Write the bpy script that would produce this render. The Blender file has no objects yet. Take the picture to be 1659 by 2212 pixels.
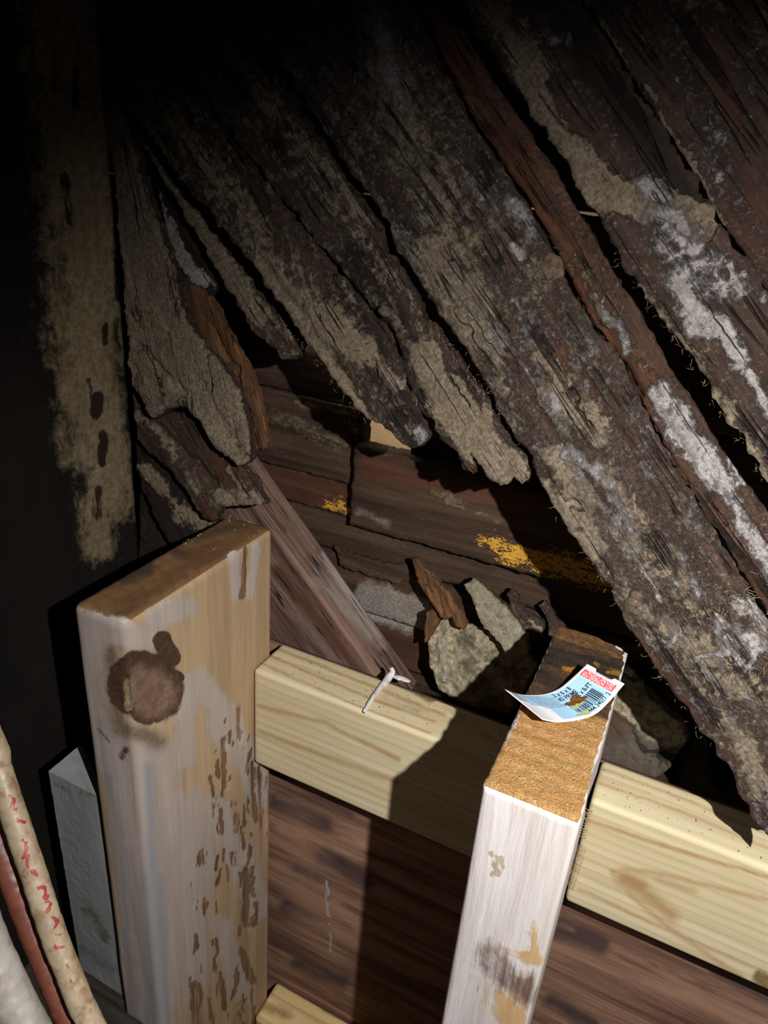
import bpy, math, random
import numpy as np
from mathutils import Vector, Matrix, geometry

random.seed(7)
# ---------------------------------------------------------------- camera, light, exposure
S = bpy.context.scene
H = 0.95                                   # height of the lens above the floor
CX, CY, F = 829.5, 1106.0, 1530.0          # frame centre and focal length for a 1659 x 2212 frame
_a = np.array([-2918-CX, 112-CY, F]); _b = np.array([560-CX, 4450-CY, F])
_Z = -_b/np.linalg.norm(_b); _X = -_a; _X = _X-_X.dot(_Z)*_Z; _X /= np.linalg.norm(_X)
_Y = np.cross(_Z, _X)
R = np.array([_X, _Y, _Z])                 # camera (x right, y down, z ahead) -> world
cam_d = bpy.data.cameras.new('camera'); cam = bpy.data.objects.new('camera', cam_d)
S.collection.objects.link(cam); S.camera = cam
cam_d.sensor_fit = 'HORIZONTAL'; cam_d.sensor_width = 36.0; cam_d.lens = F/1659*36.0
cam_d.clip_start = 0.01; cam_d.clip_end = 50
M = Matrix.Identity(4)
for i in range(3):
    M[i][0] = R[i, 0]; M[i][1] = -R[i, 1]; M[i][2] = -R[i, 2]
M[2][3] = H
cam.matrix_world = M

S.view_settings.view_transform = 'Standard'; S.view_settings.look = 'None'
S.view_settings.gamma = 1; S.view_settings.use_curve_mapping = False
S.view_settings.exposure = 0.0
w = bpy.data.worlds.new('world'); S.world = w; w.use_nodes = True
w.node_tree.nodes['Background'].inputs[0].default_value = (0.8, 0.85, 1.0, 1)
w.node_tree.nodes['Background'].inputs[1].default_value = 0.006

def spot(name, loc, target, power, size, blend, radius, col=(1, 1, 1)):
    d = bpy.data.lights.new(name, 'SPOT'); d.energy = power; d.spot_size = size; d.spot_blend = blend
    d.shadow_soft_size = radius; d.color = col
    o = bpy.data.objects.new(name, d); S.collection.objects.link(o)
    o.location = loc
    o.rotation_euler = (Vector(target)-Vector(loc)).to_track_quat('-Z', 'Y').to_euler()
    return o
LP = (0.125, 0.000, 0.055+H)
spot('flashlight_beam', LP, (0.03, 0.345, -0.43+H), 15.5, math.radians(122), 1.0, 0.0035, (1.0, 0.965, 0.92))

# ---------------------------------------------------------------- pixel <-> world helpers
def ray(px, py): return R @ np.array([px-CX, py-CY, F])
def on(px, py, P0, n):
    r = ray(px, py); O = np.array([0, 0, H]); n = np.asarray(n, float)
    return O + r*(n.dot(np.asarray(P0)-O)/n.dot(r))
def at_y(px, py, y): return on(px, py, (0, y, 0), (0, 1, 0))
def at_z(px, py, z): return on(px, py, (0, 0, z+H), (0, 0, 1))
def at_x(px, py, x): return on(px, py, (x, 0, 0), (1, 0, 0))
def at_d(px, py, d): return np.array([0, 0, H]) + ray(px, py)/F*d
def proj(P):
    c = (P-np.array([0, 0, H])) @ R
    z = np.maximum(c[:, 2], 1e-3)
    return np.stack([c[:, 0]/z*F+CX, c[:, 1]/z*F+CY], 1)

# ---------------------------------------------------------------- noise
def _h(ix, iy, iz, s):
    n = (ix*73856093) ^ (iy*19349663) ^ (iz*83492791) ^ (s*2654435761)
    n = n & 0xffffffff
    n = ((n ^ (n >> 16))*0x45d9f3b) & 0xffffffff
    n = ((n ^ (n >> 16))*0x45d9f3b) & 0xffffffff
    return ((n ^ (n >> 16)) & 0xffff)/65535.0
def vnoise(P, s=0):
    I = np.floor(P).astype(np.int64); f = P-I; f = f*f*(3-2*f); o = 0
    for dx in (0, 1):
        for dy in (0, 1):
            for dz in (0, 1):
                wgt = (f[:, 0] if dx else 1-f[:, 0])*(f[:, 1] if dy else 1-f[:, 1])*(f[:, 2] if dz else 1-f[:, 2])
                o = o+wgt*_h(I[:, 0]+dx, I[:, 1]+dy, I[:, 2]+dz, s)
    return o
def fbm(P, s=0, oct=4, gain=0.5):
    o = 0; a = 1; t = 0
    for k in range(oct):
        o = o+a*vnoise(P*(2.03**k), s+k*17); t += a; a *= gain
    return o/t

def stroke_mask(px, strokes, base=0.0):
    """strokes: (polyline, radius, strength, softness) -> field with 0.5 at the stroke's edge"""
    m = np.full(len(px), base)
    for st in strokes:
        pl, r = st[0], st[1]; s = st[2] if len(st) > 2 else 1.0; soft = st[3] if len(st) > 3 else 0.85
        d = np.full(len(px), 1e9)
        if len(pl) == 1: pl = [pl[0], (pl[0][0]+.1, pl[0][1])]
        for (x0, y0), (x1, y1) in zip(pl[:-1], pl[1:]):
            v = np.array([x1-x0, y1-y0], float); q = px-np.array([x0, y0])
            t = np.clip(q@v/max(v@v, 1e-6), 0, 1)
            d = np.minimum(d, np.linalg.norm(q-t[:, None]*v, axis=1))
        m = np.maximum(m, s*np.clip(.5+.5*(r-d)/(soft*r), 0, 1))
    return m

# ---------------------------------------------------------------- objects
C = S.collection
def link(name, me, mats, parent=None, mw=None):
    o = bpy.data.objects.new(name, me); C.objects.link(o)
    for m in (mats if isinstance(mats, (list, tuple)) else [mats]): me.materials.append(m)
    if mw is not None: o.matrix_world = mw
    if parent is not None: o.parent = parent
    return o
def tag(o, label=None, cat=None, group=None, kind=None):
    if label: o['label'] = label
    if cat: o['category'] = cat
    if group: o['group'] = group
    if kind: o['kind'] = kind
    return o
def make_mesh(name, V, faces, attrs=None, mi=None, smooth=True):
    me = bpy.data.meshes.new(name)
    if isinstance(faces, np.ndarray):
        n, k = faces.shape
        me.vertices.add(len(V)); me.vertices.foreach_set('co', np.asarray(V, np.float32).ravel())
        me.loops.add(n*k); me.loops.foreach_set('vertex_index', faces.astype(np.int32).ravel())
        me.polygons.add(n); me.polygons.foreach_set('loop_start', np.arange(0, n*k, k, dtype=np.int32))
        me.polygons.foreach_set('loop_total', np.full(n, k, np.int32))
        me.update(calc_edges=True)
    else:
        me.from_pydata([tuple(v) for v in V], [], faces)
    if mi is not None: me.polygons.foreach_set('material_index', np.asarray(mi, np.int32))
    me.polygons.foreach_set('use_smooth', np.full(len(me.polygons), smooth))
    for k, a in (attrs or {}).items():
        at = me.attributes.new(k, 'FLOAT', 'POINT'); at.data.foreach_set('value', np.asarray(a, np.float32))
    me.update(); me.validate()
    return me

def frame_matrix(P0, u, n):
    u = np.array(u, float); n = np.array(n, float); n /= np.linalg.norm(n)
    u = u-u.dot(n)*n; u /= np.linalg.norm(u); v = np.cross(n, u)
    m = Matrix.Identity(4)
    for i in range(3): m[i][0] = u[i]; m[i][1] = v[i]; m[i][2] = n[i]; m[i][3] = P0[i]
    return m

def paint(Pw, layers, seed, amp=42):
    px = proj(Pw); out = {}
    warp = np.stack([fbm(Pw*110, seed+5, 5, .65), fbm(Pw*110, seed+9, 5, .65)], 1)-.5
    pxw = px+warp*amp
    for k, (base, strokes) in layers.items(): out[k] = stroke_mask(pxw, strokes, base)
    return out, px

def slab(name, outline, P0, n, udir, thick, mat, layers, step=.0022, edge=.0012, relief=.0006, warp=.0015,
         moldh=.0012, cracks=(), seed=1, world_outline=False, parent=None, hfun=None, jagged_back=.0015, grain=(25, 260)):
    """a board or splinter: outline (photo pixels on plane P0,n) -> solid with worn edges and real relief"""
    n = np.array(n, float); n /= np.linalg.norm(n)
    W = [np.array(p, float) for p in outline] if world_outline else [on(x, y, P0, n) for x, y in outline]
    c0 = sum(W)/len(W)
    mw = frame_matrix(c0, udir, n); mi = mw.inverted()
    L = [np.array(mi @ Vector(p))[:2] for p in W]
    area = sum(L[i][0]*L[(i+1) % len(L)][1]-L[(i+1) % len(L)][0]*L[i][1] for i in range(len(L)))
    if area < 0: L = L[::-1]
    pts = []
    for i in range(len(L)):
        a, b = L[i], L[(i+1) % len(L)]; k = max(1, int(np.linalg.norm(b-a)/(step*.9)))
        t = np.arange(k)/k; pts.append(a+(b-a)*t[:, None])
    B = np.concatenate(pts); nB = len(B)
    T = np.roll(B, -2, 0)-np.roll(B, 2, 0); T /= np.linalg.norm(T, axis=1)[:, None]+1e-9
    N = np.stack([T[:, 1], -T[:, 0]], 1)
    q = np.concatenate([B, np.zeros((nB, 1))], 1)
    B = B+N*((fbm(q*140, seed, 4)-.5)*2*edge*1.6+(fbm(q*600, seed+3, 2)-.5)*edge)[:, None]
    lo, hi = B.min(0), B.max(0)
    gx, gy = np.meshgrid(np.arange(lo[0], hi[0], step), np.arange(lo[1], hi[1], step*.87), indexing='ij')
    gx = gx+(np.arange(gx.shape[1]) % 2)*step*.5
    G = np.stack([gx.ravel(), gy.ravel()], 1); G = G+np.random.RandomState(seed).uniform(-.15, .15, G.shape)*step
    ins = np.zeros(len(G), bool); dmin = np.full(len(G), 1e9)
    for i in range(nB):
        a, b = B[i], B[(i+1) % nB]
        cnd = (a[1] > G[:, 1]) != (b[1] > G[:, 1])
        xi = (b[0]-a[0])*(G[:, 1]-a[1])/((b[1]-a[1]) if b[1] != a[1] else 1e-12)+a[0]
        ins ^= cnd & (G[:, 0] < xi)
        dmin = np.minimum(dmin, (G[:, 0]-a[0])**2+(G[:, 1]-a[1])**2)
    dmin = np.sqrt(dmin); keep = ins & (dmin > step*.6); G = G[keep]; dG = dmin[keep]
    A = np.concatenate([B, G])
    r = geometry.delaunay_2d_cdt([Vector(p) for p in A], [], [list(range(nB))], 1, 1e-7)
    V2 = np.array([tuple(v) for v in r[0]]); tri = np.array([f for f in r[2] if len(f) == 3])
    # distance to border for rounding
    nv = len(V2); e = {}
    for f in tri:
        for a, b in ((f[0], f[1]), (f[1], f[2]), (f[2], f[0])): e[(a, b)] = 1
    bnd = [(a, b) for (a, b) in e if (b, a) not in e]
    bset = np.zeros(nv, bool); bset[[a for a, b in bnd]] = True
    Bp = V2[bset]; db = np.full(nv, 1e9)
    for p in Bp: db = np.minimum(db, (V2[:, 0]-p[0])**2+(V2[:, 1]-p[1])**2)
    db = np.sqrt(db)
    Mw = np.array(mw)
    Pw = np.c_[V2, np.zeros(nv), np.ones(nv)] @ Mw.T; Pw = Pw[:, :3]
    at, px = paint(Pw, layers, seed)
    q = np.c_[V2[:, 0], V2[:, 1], np.zeros(nv)]
    h = (fbm(q*np.array([grain[0], grain[1], 1]), seed+40, 4)-.5)*2*relief
    h += (fbm(q*9, seed+50, 2)-.5)*2*warp
    mm = at.get('mold', np.zeros(nv)); ms = np.clip((mm+(fbm(q*170, seed+71, 3)-.5)*.5-.42)/.2, 0, 1)
    h += ms*(moldh*.5+moldh*(fbm(q*320, seed+60, 4)-.3))
    mm = at.get('white', np.zeros(nv)); ms2 = np.clip((mm+(fbm(q*170, seed+72, 3)-.5)*.5-.42)/.2, 0, 1)
    h += ms2*moldh*.9*fbm(q*400, seed+61, 3)
    for cr in cracks:
        cm = stroke_mask(px+(np.stack([fbm(q*120, 7, 3), fbm(q*120, 8, 3)], 1)-.5)*22, [(cr[0], cr[1], 1, .9)])
        h -= cm*cr[2]
    if hfun is not None: h += hfun(V2, px)
    h -= np.clip(1-db/.0018, 0, 1)**2*.0009
    V = [np.c_[V2, h]]; F_ = [tri]; nb = len(bnd)
    order = {a: b for a, b in bnd}
    # side rings
    idx = np.array([a for a, b in bnd]); pos = {a: i for i, a in enumerate(idx)}
    nxt = np.array([pos.get(order[a], 0) for a in idx])
    prev = idx; base = nv; rings = 3
    nrm = np.zeros((nb, 2)); 
    Tt = V2[idx[nxt]]-V2[idx]; Tt /= np.linalg.norm(Tt, axis=1)[:, None]+1e-9; nrm = np.stack([Tt[:, 1], -Tt[:, 0]], 1)
    for k in range(1, rings+1):
        z = -thick*k/rings
        qq = np.c_[V2[idx]*200, np.full(nb, k*3.1)]
        off = (fbm(qq, seed+80, 3)-.5)*2*jagged_back
        V.append(np.c_[V2[idx]+nrm*off[:, None]*(k/rings), np.full(nb, z)+h[idx]*(1-k/rings)])
        cur = np.arange(base, base+nb)
        F_.append(np.stack([prev, cur, cur[nxt]], 1)); F_.append(np.stack([prev, cur[nxt], prev[nxt]], 1))
        prev = cur; base += nb
    # back cap
    back = np.c_[V2, np.full(nv, -thick)]; back[idx] = V[-1]
    V.append(back); 
    F_.append((tri+base)[:, ::-1])
    Vall = np.concatenate(V); Fa = np.concatenate(F_)
    ext = {}
    for k, a in at.items():
        low = np.minimum(a, .25) if k in ('mold', 'white') else a
        ext[k] = np.concatenate([a]+[(a[idx]*(1-.3*j)) for j in range(1, rings+1)]+[low])
    me = make_mesh(name, Vall, Fa, ext)
    # weld back cap ring
    o = link(name, me, mat, parent, mw)
    return o

def gridbox(name, lo, hi, mats, layers=None, step=.002, r=.003, relief=.0002, gaxis=2, seed=1, parent=None,
            cracks=(), hfun=None, endmat=False, warp=0.0, origin=None, rot=None, steps=None, amp=16):
    """a dense rounded timber; lo/hi in world axes; grain runs along gaxis"""
    lo = np.array(lo, float); hi = np.array(hi, float); D = hi-lo; c = (lo+hi)/2
    st = steps or (step, step, step)
    n = [max(2, int(round(D[i]/st[i]))) for i in range(3)]
    V = []; Fc = []; mi = []; base = 0
    for ax in range(3):
        b, d = [(1, 2), (2, 0), (0, 1)][ax]
        for sgn in (0, 1):
            ub, ud = np.meshgrid(np.linspace(0, 1, n[b]+1), np.linspace(0, 1, n[d]+1), indexing='ij')
            P = np.zeros(ub.shape+(3,)); P[..., ax] = sgn; P[..., b] = ub; P[..., d] = ud
            V.append(P.reshape(-1, 3))
            I = np.arange(ub.size).reshape(ub.shape)+base
            qd = np.stack([I[:-1, :-1], I[1:, :-1], I[1:, 1:], I[:-1, 1:]], -1).reshape(-1, 4)
            if not sgn: qd = qd[:, ::-1]
            Fc.append(qd); mi += [1 if (ax == gaxis and endmat) else 0]*len(qd); base += ub.size
    V = np.concatenate(V); Fc = np.concatenate(Fc)
    key = np.round(V*100000).astype(np.int64); _, first, inv = np.unique(key[:, 0]*10**12+key[:, 1]*10**6+key[:, 2], return_index=True, return_inverse=True)
    V = V[first]; Fc = inv.ravel()[Fc]
    P = (V-.5)*D; inner = D/2-r
    q = np.clip(P, -inner, inner); nn = P-q; ln = np.linalg.norm(nn, axis=1)[:, None]+1e-12; nn = nn/ln
    P = q+nn*r
    if rot is not None: Pw = (P @ rot.T)+c
    else: Pw = P+c
    at, px = paint(Pw, layers or {}, seed, amp)
    g = np.full(3, 300.0); g[gaxis] = 14
    h = (fbm(P*g+31, seed+2, 4)-.5)*2*relief
    if warp: h += (fbm(P*12+5, seed+3, 2)-.5)*2*warp
    for cr in cracks:
        cm = stroke_mask(px+(np.stack([fbm(P*150, 7, 3), fbm(P*150, 8, 3)], 1)-.5)*14, [(cr[0], cr[1], 1, .8)])
        if len(cr) > 3: cm = cm*(nn @ np.array(cr[3]) > .5)
        h -= cm*cr[2]
    if hfun is not None: h += hfun(P, Pw, nn, px)
    P = P+nn*h[:, None]
    me = make_mesh(name, P, Fc, at, mi)
    mw = Matrix.Translation(Vector(c))
    if rot is not None: mw = mw @ Matrix([list(x) for x in rot]).to_4x4()
    return link(name, me, mats, parent, mw)

def catmull(pts, n):
    P = [np.array(p, float) for p in pts]; P = [2*P[0]-P[1]]+P+[2*P[-1]-P[-2]]; out = []
    for i in range(1, len(P)-2):
        for k in range(n):
            t = k/n; a, b, c, d = P[i-1:i+3]
            out.append(.5*((2*b)+(-a+c)*t+(2*a-5*b+4*c-d)*t*t+(-a+3*b-3*c+d)*t**3))
    out.append(P[-2]); return np.array(out)

def tube(name, pts, rad, mat, n=10, seg=24, layers=None, seed=3, parent=None, rough=0.0, flat=1.0):
    Cn = catmull(pts, n) if n > 1 else np.array(pts, float); m = len(Cn); V = []; up = np.array([.3, .2, 1.])
    rr = rad if hasattr(rad, '__len__') else [rad]*m
    if len(rr) != m: rr = np.interp(np.linspace(0, 1, m), np.linspace(0, 1, len(rr)), rr)
    A = None
    for i in range(m):
        t = Cn[min(i+1, m-1)]-Cn[max(i-1, 0)]; t /= np.linalg.norm(t)+1e-12
        if A is None: A = np.cross(t, up)
        A = A-A.dot(t)*t; A /= np.linalg.norm(A); Bn = np.cross(t, A)
        for k in range(seg):
            an = 2*math.pi*k/seg; V.append(Cn[i]+rr[i]*(math.cos(an)*A+flat*math.sin(an)*Bn))
    V = np.array(V)
    if rough:
        cc = np.repeat(Cn, seg, 0); dn = V-cc; V = V+dn/(np.linalg.norm(dn, axis=1)[:, None]+1e-9)*((fbm(V*350, seed, 3)-.5)*2*rough)[:, None]
    Fc = []
    for i in range(m-1):
        for k in range(seg):
            a = i*seg+k; b = i*seg+(k+1) % seg; Fc.append((a, b, b+seg, a+seg))
    V = list(V); V.append(Cn[0]); V.append(Cn[-1]); e0 = len(V)-2; e1 = len(V)-1; V = np.array(V)
    for k in range(seg):
        Fc.append((e0, (k+1) % seg, k)); Fc.append((e1, (m-1)*seg+k, (m-1)*seg+(k+1) % seg))
    at, px = paint(V, layers or {}, seed)
    org = Cn[m//2]
    me = make_mesh(name, V-org, [tuple(f) for f in Fc], at)
    return link(name, me, mat, parent, Matrix.Translation(Vector(org)))

# ---------------------------------------------------------------- materials
def hexc(h):
    h = h.lstrip('#'); c = [int(h[i:i+2], 16)/255 for i in (0, 2, 4)]
    return tuple(((x+.055)/1.055)**2.4 if x > .04045 else x/12.92 for x in c)+(1,)
class NT:
    def __init__(s, name):
        s.m = bpy.data.materials.new(name); s.m.use_nodes = True; s.t = s.m.node_tree; s.n = s.t.nodes; s.l = s.t.links
        s.b = s.n['Principled BSDF']; s.tc = s.n.new('ShaderNodeTexCoord').outputs['Object']
    def new(s, t, **k):
        x = s.n.new(t)
        for a, b in k.items(): setattr(x, a, b)
        return x
    def put(s, sock, v):
        if hasattr(v, 'is_output') or isinstance(v, bpy.types.NodeSocket): s.l.new(v, sock)
        else: sock.default_value = v
    def mapped(s, sc, rot=(0, 0, 0), loc=(0, 0, 0)):
        m = s.new('ShaderNodeMapping'); m.inputs['Scale'].default_value = sc; m.inputs['Rotation'].default_value = rot
        m.inputs['Location'].default_value = loc; s.l.new(s.tc, m.inputs['Vector']); return m.outputs[0]
    def noise(s, sc, vec=None, detail=6, rough=.6, dist=0.0):
        x = s.new('ShaderNodeTexNoise'); x.inputs['Scale'].default_value = sc; x.inputs['Detail'].default_value = detail
        x.inputs['Roughness'].default_value = rough; x.inputs['Distortion'].default_value = dist
        s.l.new(vec if vec is not None else s.tc, x.inputs['Vector']); return x.outputs[0]
    def math(s, op, a, b=0.0, c=0.0, clamp=False):
        x = s.new('ShaderNodeMath', operation=op); x.use_clamp = clamp
        s.put(x.inputs[0], a); s.put(x.inputs[1], b); s.put(x.inputs[2], c); return x.outputs[0]
    def rng(s, v, a, b, c=0.0, d=1.0):
        x = s.new('ShaderNodeMapRange'); x.interpolation_type = 'SMOOTHSTEP'
        s.put(x.inputs[0], v)
        for i, q in enumerate((a, b, c, d)): x.inputs[i+1].default_value = q
        return x.outputs[0]
    def mix(s, f, a, b, mode='MIX'):
        x = s.new('ShaderNodeMix', data_type='RGBA', blend_type=mode)
        s.put(x.inputs[0], f); s.put(x.inputs[6], a); s.put(x.inputs[7], b); return x.outputs[2]
    def attr(s, name):
        x = s.new('ShaderNodeAttribute', attribute_name=name); return x.outputs['Fac']
    def bump(s, h, strength, dist):
        x = s.new('ShaderNodeBump'); x.inputs['Strength'].default_value = strength; x.inputs['Distance'].default_value = dist
        s.l.new(h, x.inputs['Height']); s.l.new(x.outputs[0], s.b.inputs['Normal'])

def stretch(axis, along, across):
    v = [across]*3; v[axis] = along; return tuple(v)

def wood(name, dark, light, axis=0, along=.12, gs=90, layers=(), bump=.6, bdist=.0015, rough=.85, ring=None, ringcol=None,
         ringamt=.5, fleck=None, crack=0, dust=None, grit=None, spec=.25, contrast=(.3, .7), mottle=.35):
    """base grain + layers (attribute, colour A, colour B, noise amount, noise scale, edge width, height)"""
    t = NT(name)
    vec = t.mapped(stretch(axis, along, 1.0))
    n1 = t.noise(gs, vec, 8, .65, .3); n2 = t.noise(gs*5, vec, 5, .7)
    col = t.mix(t.rng(n1, *contrast), hexc(dark), hexc(light))
    col = t.mix(t.rng(n2, .35, .75, 0, .45), col, hexc(dark))
    ht = t.math('ADD', t.math('MULTIPLY', n1, .6), t.math('MULTIPLY', n2, .5))
    if ring:   # growth rings
        rv = t.mapped(ring['scale'], ring.get('rot', (0, 0, 0)), ring.get('loc', (0, 0, 0)))
        wv = t.new('ShaderNodeTexWave', wave_type=ring.get('type', 'RINGS'), wave_profile='SAW')
        if ring.get('type', 'RINGS') == 'RINGS': wv.rings_direction = ring.get('dir', 'X')
        else: wv.bands_direction = ring.get('dir', 'Y')
        t.l.new(rv, wv.inputs['Vector']); wv.inputs['Scale'].default_value = ring['freq']
        wv.inputs['Distortion'].default_value = ring.get('dist', 3); wv.inputs['Detail'].default_value = 3
        wv.inputs['Detail Scale'].default_value = ring.get('ds', 1.0)
        rr = t.rng(wv.outputs['Fac'], .45, 1.0)
        col = t.mix(t.math('MULTIPLY', rr, ringamt), col, hexc(ringcol)); ht = t.math('ADD', ht, t.math('MULTIPLY', rr, ring.get('h', .3)))
    big = t.noise(22, None, 4, .6)
    col = t.mix(t.rng(big, .45, .8, 0, mottle), col, hexc(dark))
    if dust:
        dn = t.math('ADD', t.math('MULTIPLY', t.noise(dust[1], vec if False else None, 6, .75), .7), t.math('MULTIPLY', t.noise(35, t.mapped(stretch(axis, .35, 1.0)), 5, .65), .3))
        col = t.mix(t.rng(dn, dust[2]-.07, dust[2]+.05, 0, dust[3]), col, hexc(dust[0]))
    if grit:
        gn = t.noise(grit[1], None, 2, .6); gf = t.rng(gn, grit[2]-.04, grit[2]+.08, 0, grit[3]); col = t.mix(gf, col, hexc(grit[0])); ht = t.math('ADD', ht, gf)
    for L in layers:
        an, ca, cb, k, ns, wd = L[:6]; hh = L[6] if len(L) > 6 else .6; lv = vec if (len(L) > 7 and L[7]) else None
        nz = t.noise(ns, lv, 9, .74, .4)
        if k > .55: nz = t.math('ADD', t.math('MULTIPLY', nz, .55), t.math('MULTIPLY', t.noise(ns*.55, t.mapped(stretch(axis, .3, 1.0)), 7, .7), .45))
        av = t.math('MINIMUM', t.attr(an), .62 if an in ('brown', 'tan', 'gold', 'dark') else 1.0) if k > 1 else t.attr(an)
        f = t.math('ADD', av, t.math('MULTIPLY', t.math('SUBTRACT', nz, .5), k))
        f = t.rng(f, .5-wd, .5+wd)
        n3 = t.noise(ns*2.3, lv, 8, .7); n4 = t.noise(ns*.35, None, 4, .6)
        lc = t.mix(t.rng(n3, .3, .7), hexc(ca), hexc(cb)); lc = t.mix(t.rng(n4, .4, .75, 0, .5), lc, hexc(cb))
        col = t.mix(f, col, lc)
        ht = t.math('ADD', ht, t.math('MULTIPLY', f, t.math('MULTIPLY', t.math('ADD', n3, .6), hh)))
    if crack:
        cn = t.noise(crack, t.mapped(stretch(axis, .045, 1.0)), 3, .55, .2)
        cm = t.math('SUBTRACT', 1.0, t.rng(t.math('ABSOLUTE', t.math('SUBTRACT', cn, .5)), .004, .020))
        cm = t.math('MULTIPLY', cm, t.rng(t.noise(30, None, 3, .5), .42, .58))
        col = t.mix(t.math('MULTIPLY', cm, .85), col, hexc('#140d0a')); ht = t.math('SUBTRACT', ht, t.math('MULTIPLY', cm, 1.2))
    if fleck:
        fn = t.noise(fleck[1], None, 3, .6); col = t.mix(t.rng(fn, fleck[2], fleck[2]+.05), col, hexc(fleck[0]))
    t.l.new(col, t.b.inputs['Base Color']); t.b.inputs['Roughness'].default_value = rough
    t.b.inputs['Specular IOR Level'].default_value = spec
    t.bump(ht, bump, bdist)
    return t.m

MOLD = ('mold', '#ab9c86', '#6c5e4e', 2.4, 200, .13, 1.0)
WHITE = ('white', '#c9c4c4', '#8b827d', 2.6, 180, .14, .9)
RUST = ('rust', '#68442f', '#3b261c', 1.4, 60, .22, .3, True)
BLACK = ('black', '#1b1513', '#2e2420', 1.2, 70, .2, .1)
M_ROT = wood('rotted_board_wood', '#2b201c', '#5c493e', 0, .08, 95, [BLACK, RUST, MOLD, WHITE], bump=.9, bdist=.0022, crack=75, dust=('#a3978b', 430, .60, .6))
M_ROT2 = wood('dark_board_wood', '#2a1d1a', '#50382f', 0, .08, 95, [RUST, MOLD, WHITE], bump=.7, bdist=.0016)
M_LATH = wood('splintered_lath_wood', '#4a3322', '#8a6242', 0, .05, 170, [MOLD, WHITE], bump=1.0, bdist=.002, crack=160)
M_BACK = wood('back_board_wood', '#2c2019', '#5d493a', 0, .06, 60, dust=('#8c8274', 420, .62, .4), layers=
              [('rust', '#664334', '#3d271d', .5, 40, .2, .1, True),
               ('mold', '#8f8470', '#5f5444', .9, 330, .08, .6), ('gold', '#f0b94a', '#c08a30', 3.4, 620, .07, .3),
               ('white', '#a39c96', '#6c625a', .6, 200, .2, .5)], bump=.5, bdist=.0012)
M_BRACE = wood('brace_wood', '#4a352d', '#93766a', 0, .05, 75,
               [('rust', '#6f4a3c', '#4f352b', 1.0, 60, .25, .1, True), ('white', '#a89c94', '#8d8078', 1.6, 60, .25, .3, True)], bump=.8, bdist=.0016, crack=90)
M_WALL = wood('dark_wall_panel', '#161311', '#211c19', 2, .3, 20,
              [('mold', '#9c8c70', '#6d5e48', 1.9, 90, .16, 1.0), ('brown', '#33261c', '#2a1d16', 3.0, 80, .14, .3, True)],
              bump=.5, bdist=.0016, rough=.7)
M_PLY = wood('weathered_plywood', '#65493f', '#b58d74', 0, .07, 60,
             [('dark', '#3c3033', '#524145', 1.3, 60, .2, .1, True), ('tan', '#c39a7c', '#a07c66', 1.3, 60, .25, .1, True),
              ('white', '#c9bfc0', '#a69a98', .4, 200, .2, .2)], bump=.35, bdist=.0008, contrast=(.35, .65))
M_RAIL = wood('treated_pine', '#cdbe97', '#e3d8b8', 0, .05, 45,
              [('stain', '#6b4f36', '#98815a', .6, 120, .2, .2), ('dark', '#b79568', '#ab8a60', .7, 50, .3, .05, True)],
              bump=.25, bdist=.0006, rough=.7, ring=dict(scale=(.18, 1, 1), freq=45, dist=3.0, ds=2.0, dir='X', loc=(0, .03, .07), h=.15),
              ringcol='#b99d70', ringamt=.38, fleck=('#5c4d35', 700, .735), mottle=.15)
M_RAIL2 = wood('lower_pine', '#d3b37c', '#ecd5a0', 0, .05, 45,
              [('stain', '#8d6a49', '#a88558', .6, 120, .2, .2)],
              bump=.25, bdist=.0006, rough=.7, ring=dict(scale=(.1, 1, 1), freq=60, dist=2.0, ds=2.0, dir='X', loc=(0, .03, .07), h=.15),
              ringcol='#a9855a', ringamt=.55, mottle=.15)
M_POST = wood('left_post_wood', '#a58b6c', '#c6ab8a', 2, .05, 50,
              [('paint', '#bfb2ab', '#ad9f96', 1.5, 55, .10, .4, True), ('blue', '#96979f', '#a39e9e', .3, 60, .25, .05, True),
               ('brown', '#5f4535', '#8c6d54', 2.6, 90, .14, -.3, True), ('knotrim', '#6a5847', '#8d7b67', .5, 60, .3, -.1), ('knot', '#3d2b22', '#574034', .4, 120, .10, -.2), ('knotin', '#957a68', '#6e5546', 1.6, 90, .3, -.1),
               ('resin', '#a89a78', '#5d4c38', .9, 300, .1, .8)],
              bump=.45, bdist=.001, rough=.6, mottle=.12)
M_POSTEND = wood('left_post_end_grain', '#6e5036', '#94704c', 1, .3, 60,
                 [('enddark', '#463a33', '#5c4a3d', .5, 60, .2, .05), ('paint', '#b9ada8', '#c7beb9', .45, 110, .05, .4)],
                 bump=.35, bdist=.0008, rough=.8, ring=dict(type='RINGS', scale=(1, .6, 1), freq=55, dist=1.5, ds=1, dir='Z', loc=(.01, .06, 0)),
                 ringcol='#6f4c2f', ringamt=.4, mottle=.2)
M_POST2 = wood('right_post_wood', '#c8b397', '#e3d3bd', 2, .06, 60,
               [('paint', '#e2dddf', '#c9c0bb', 1.4, 60, .12, .6, True), ('stain', '#b9ad97', '#aca088', .3, 90, .08, .05),
                ('tan', '#d6b488', '#c09c70', 3.0, 75, .12, .1, True), ('brown', '#93796b', '#665047', 3.2, 85, .25, .3, True)],
               bump=.8, bdist=.0014, rough=.75, mottle=.12)
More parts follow.
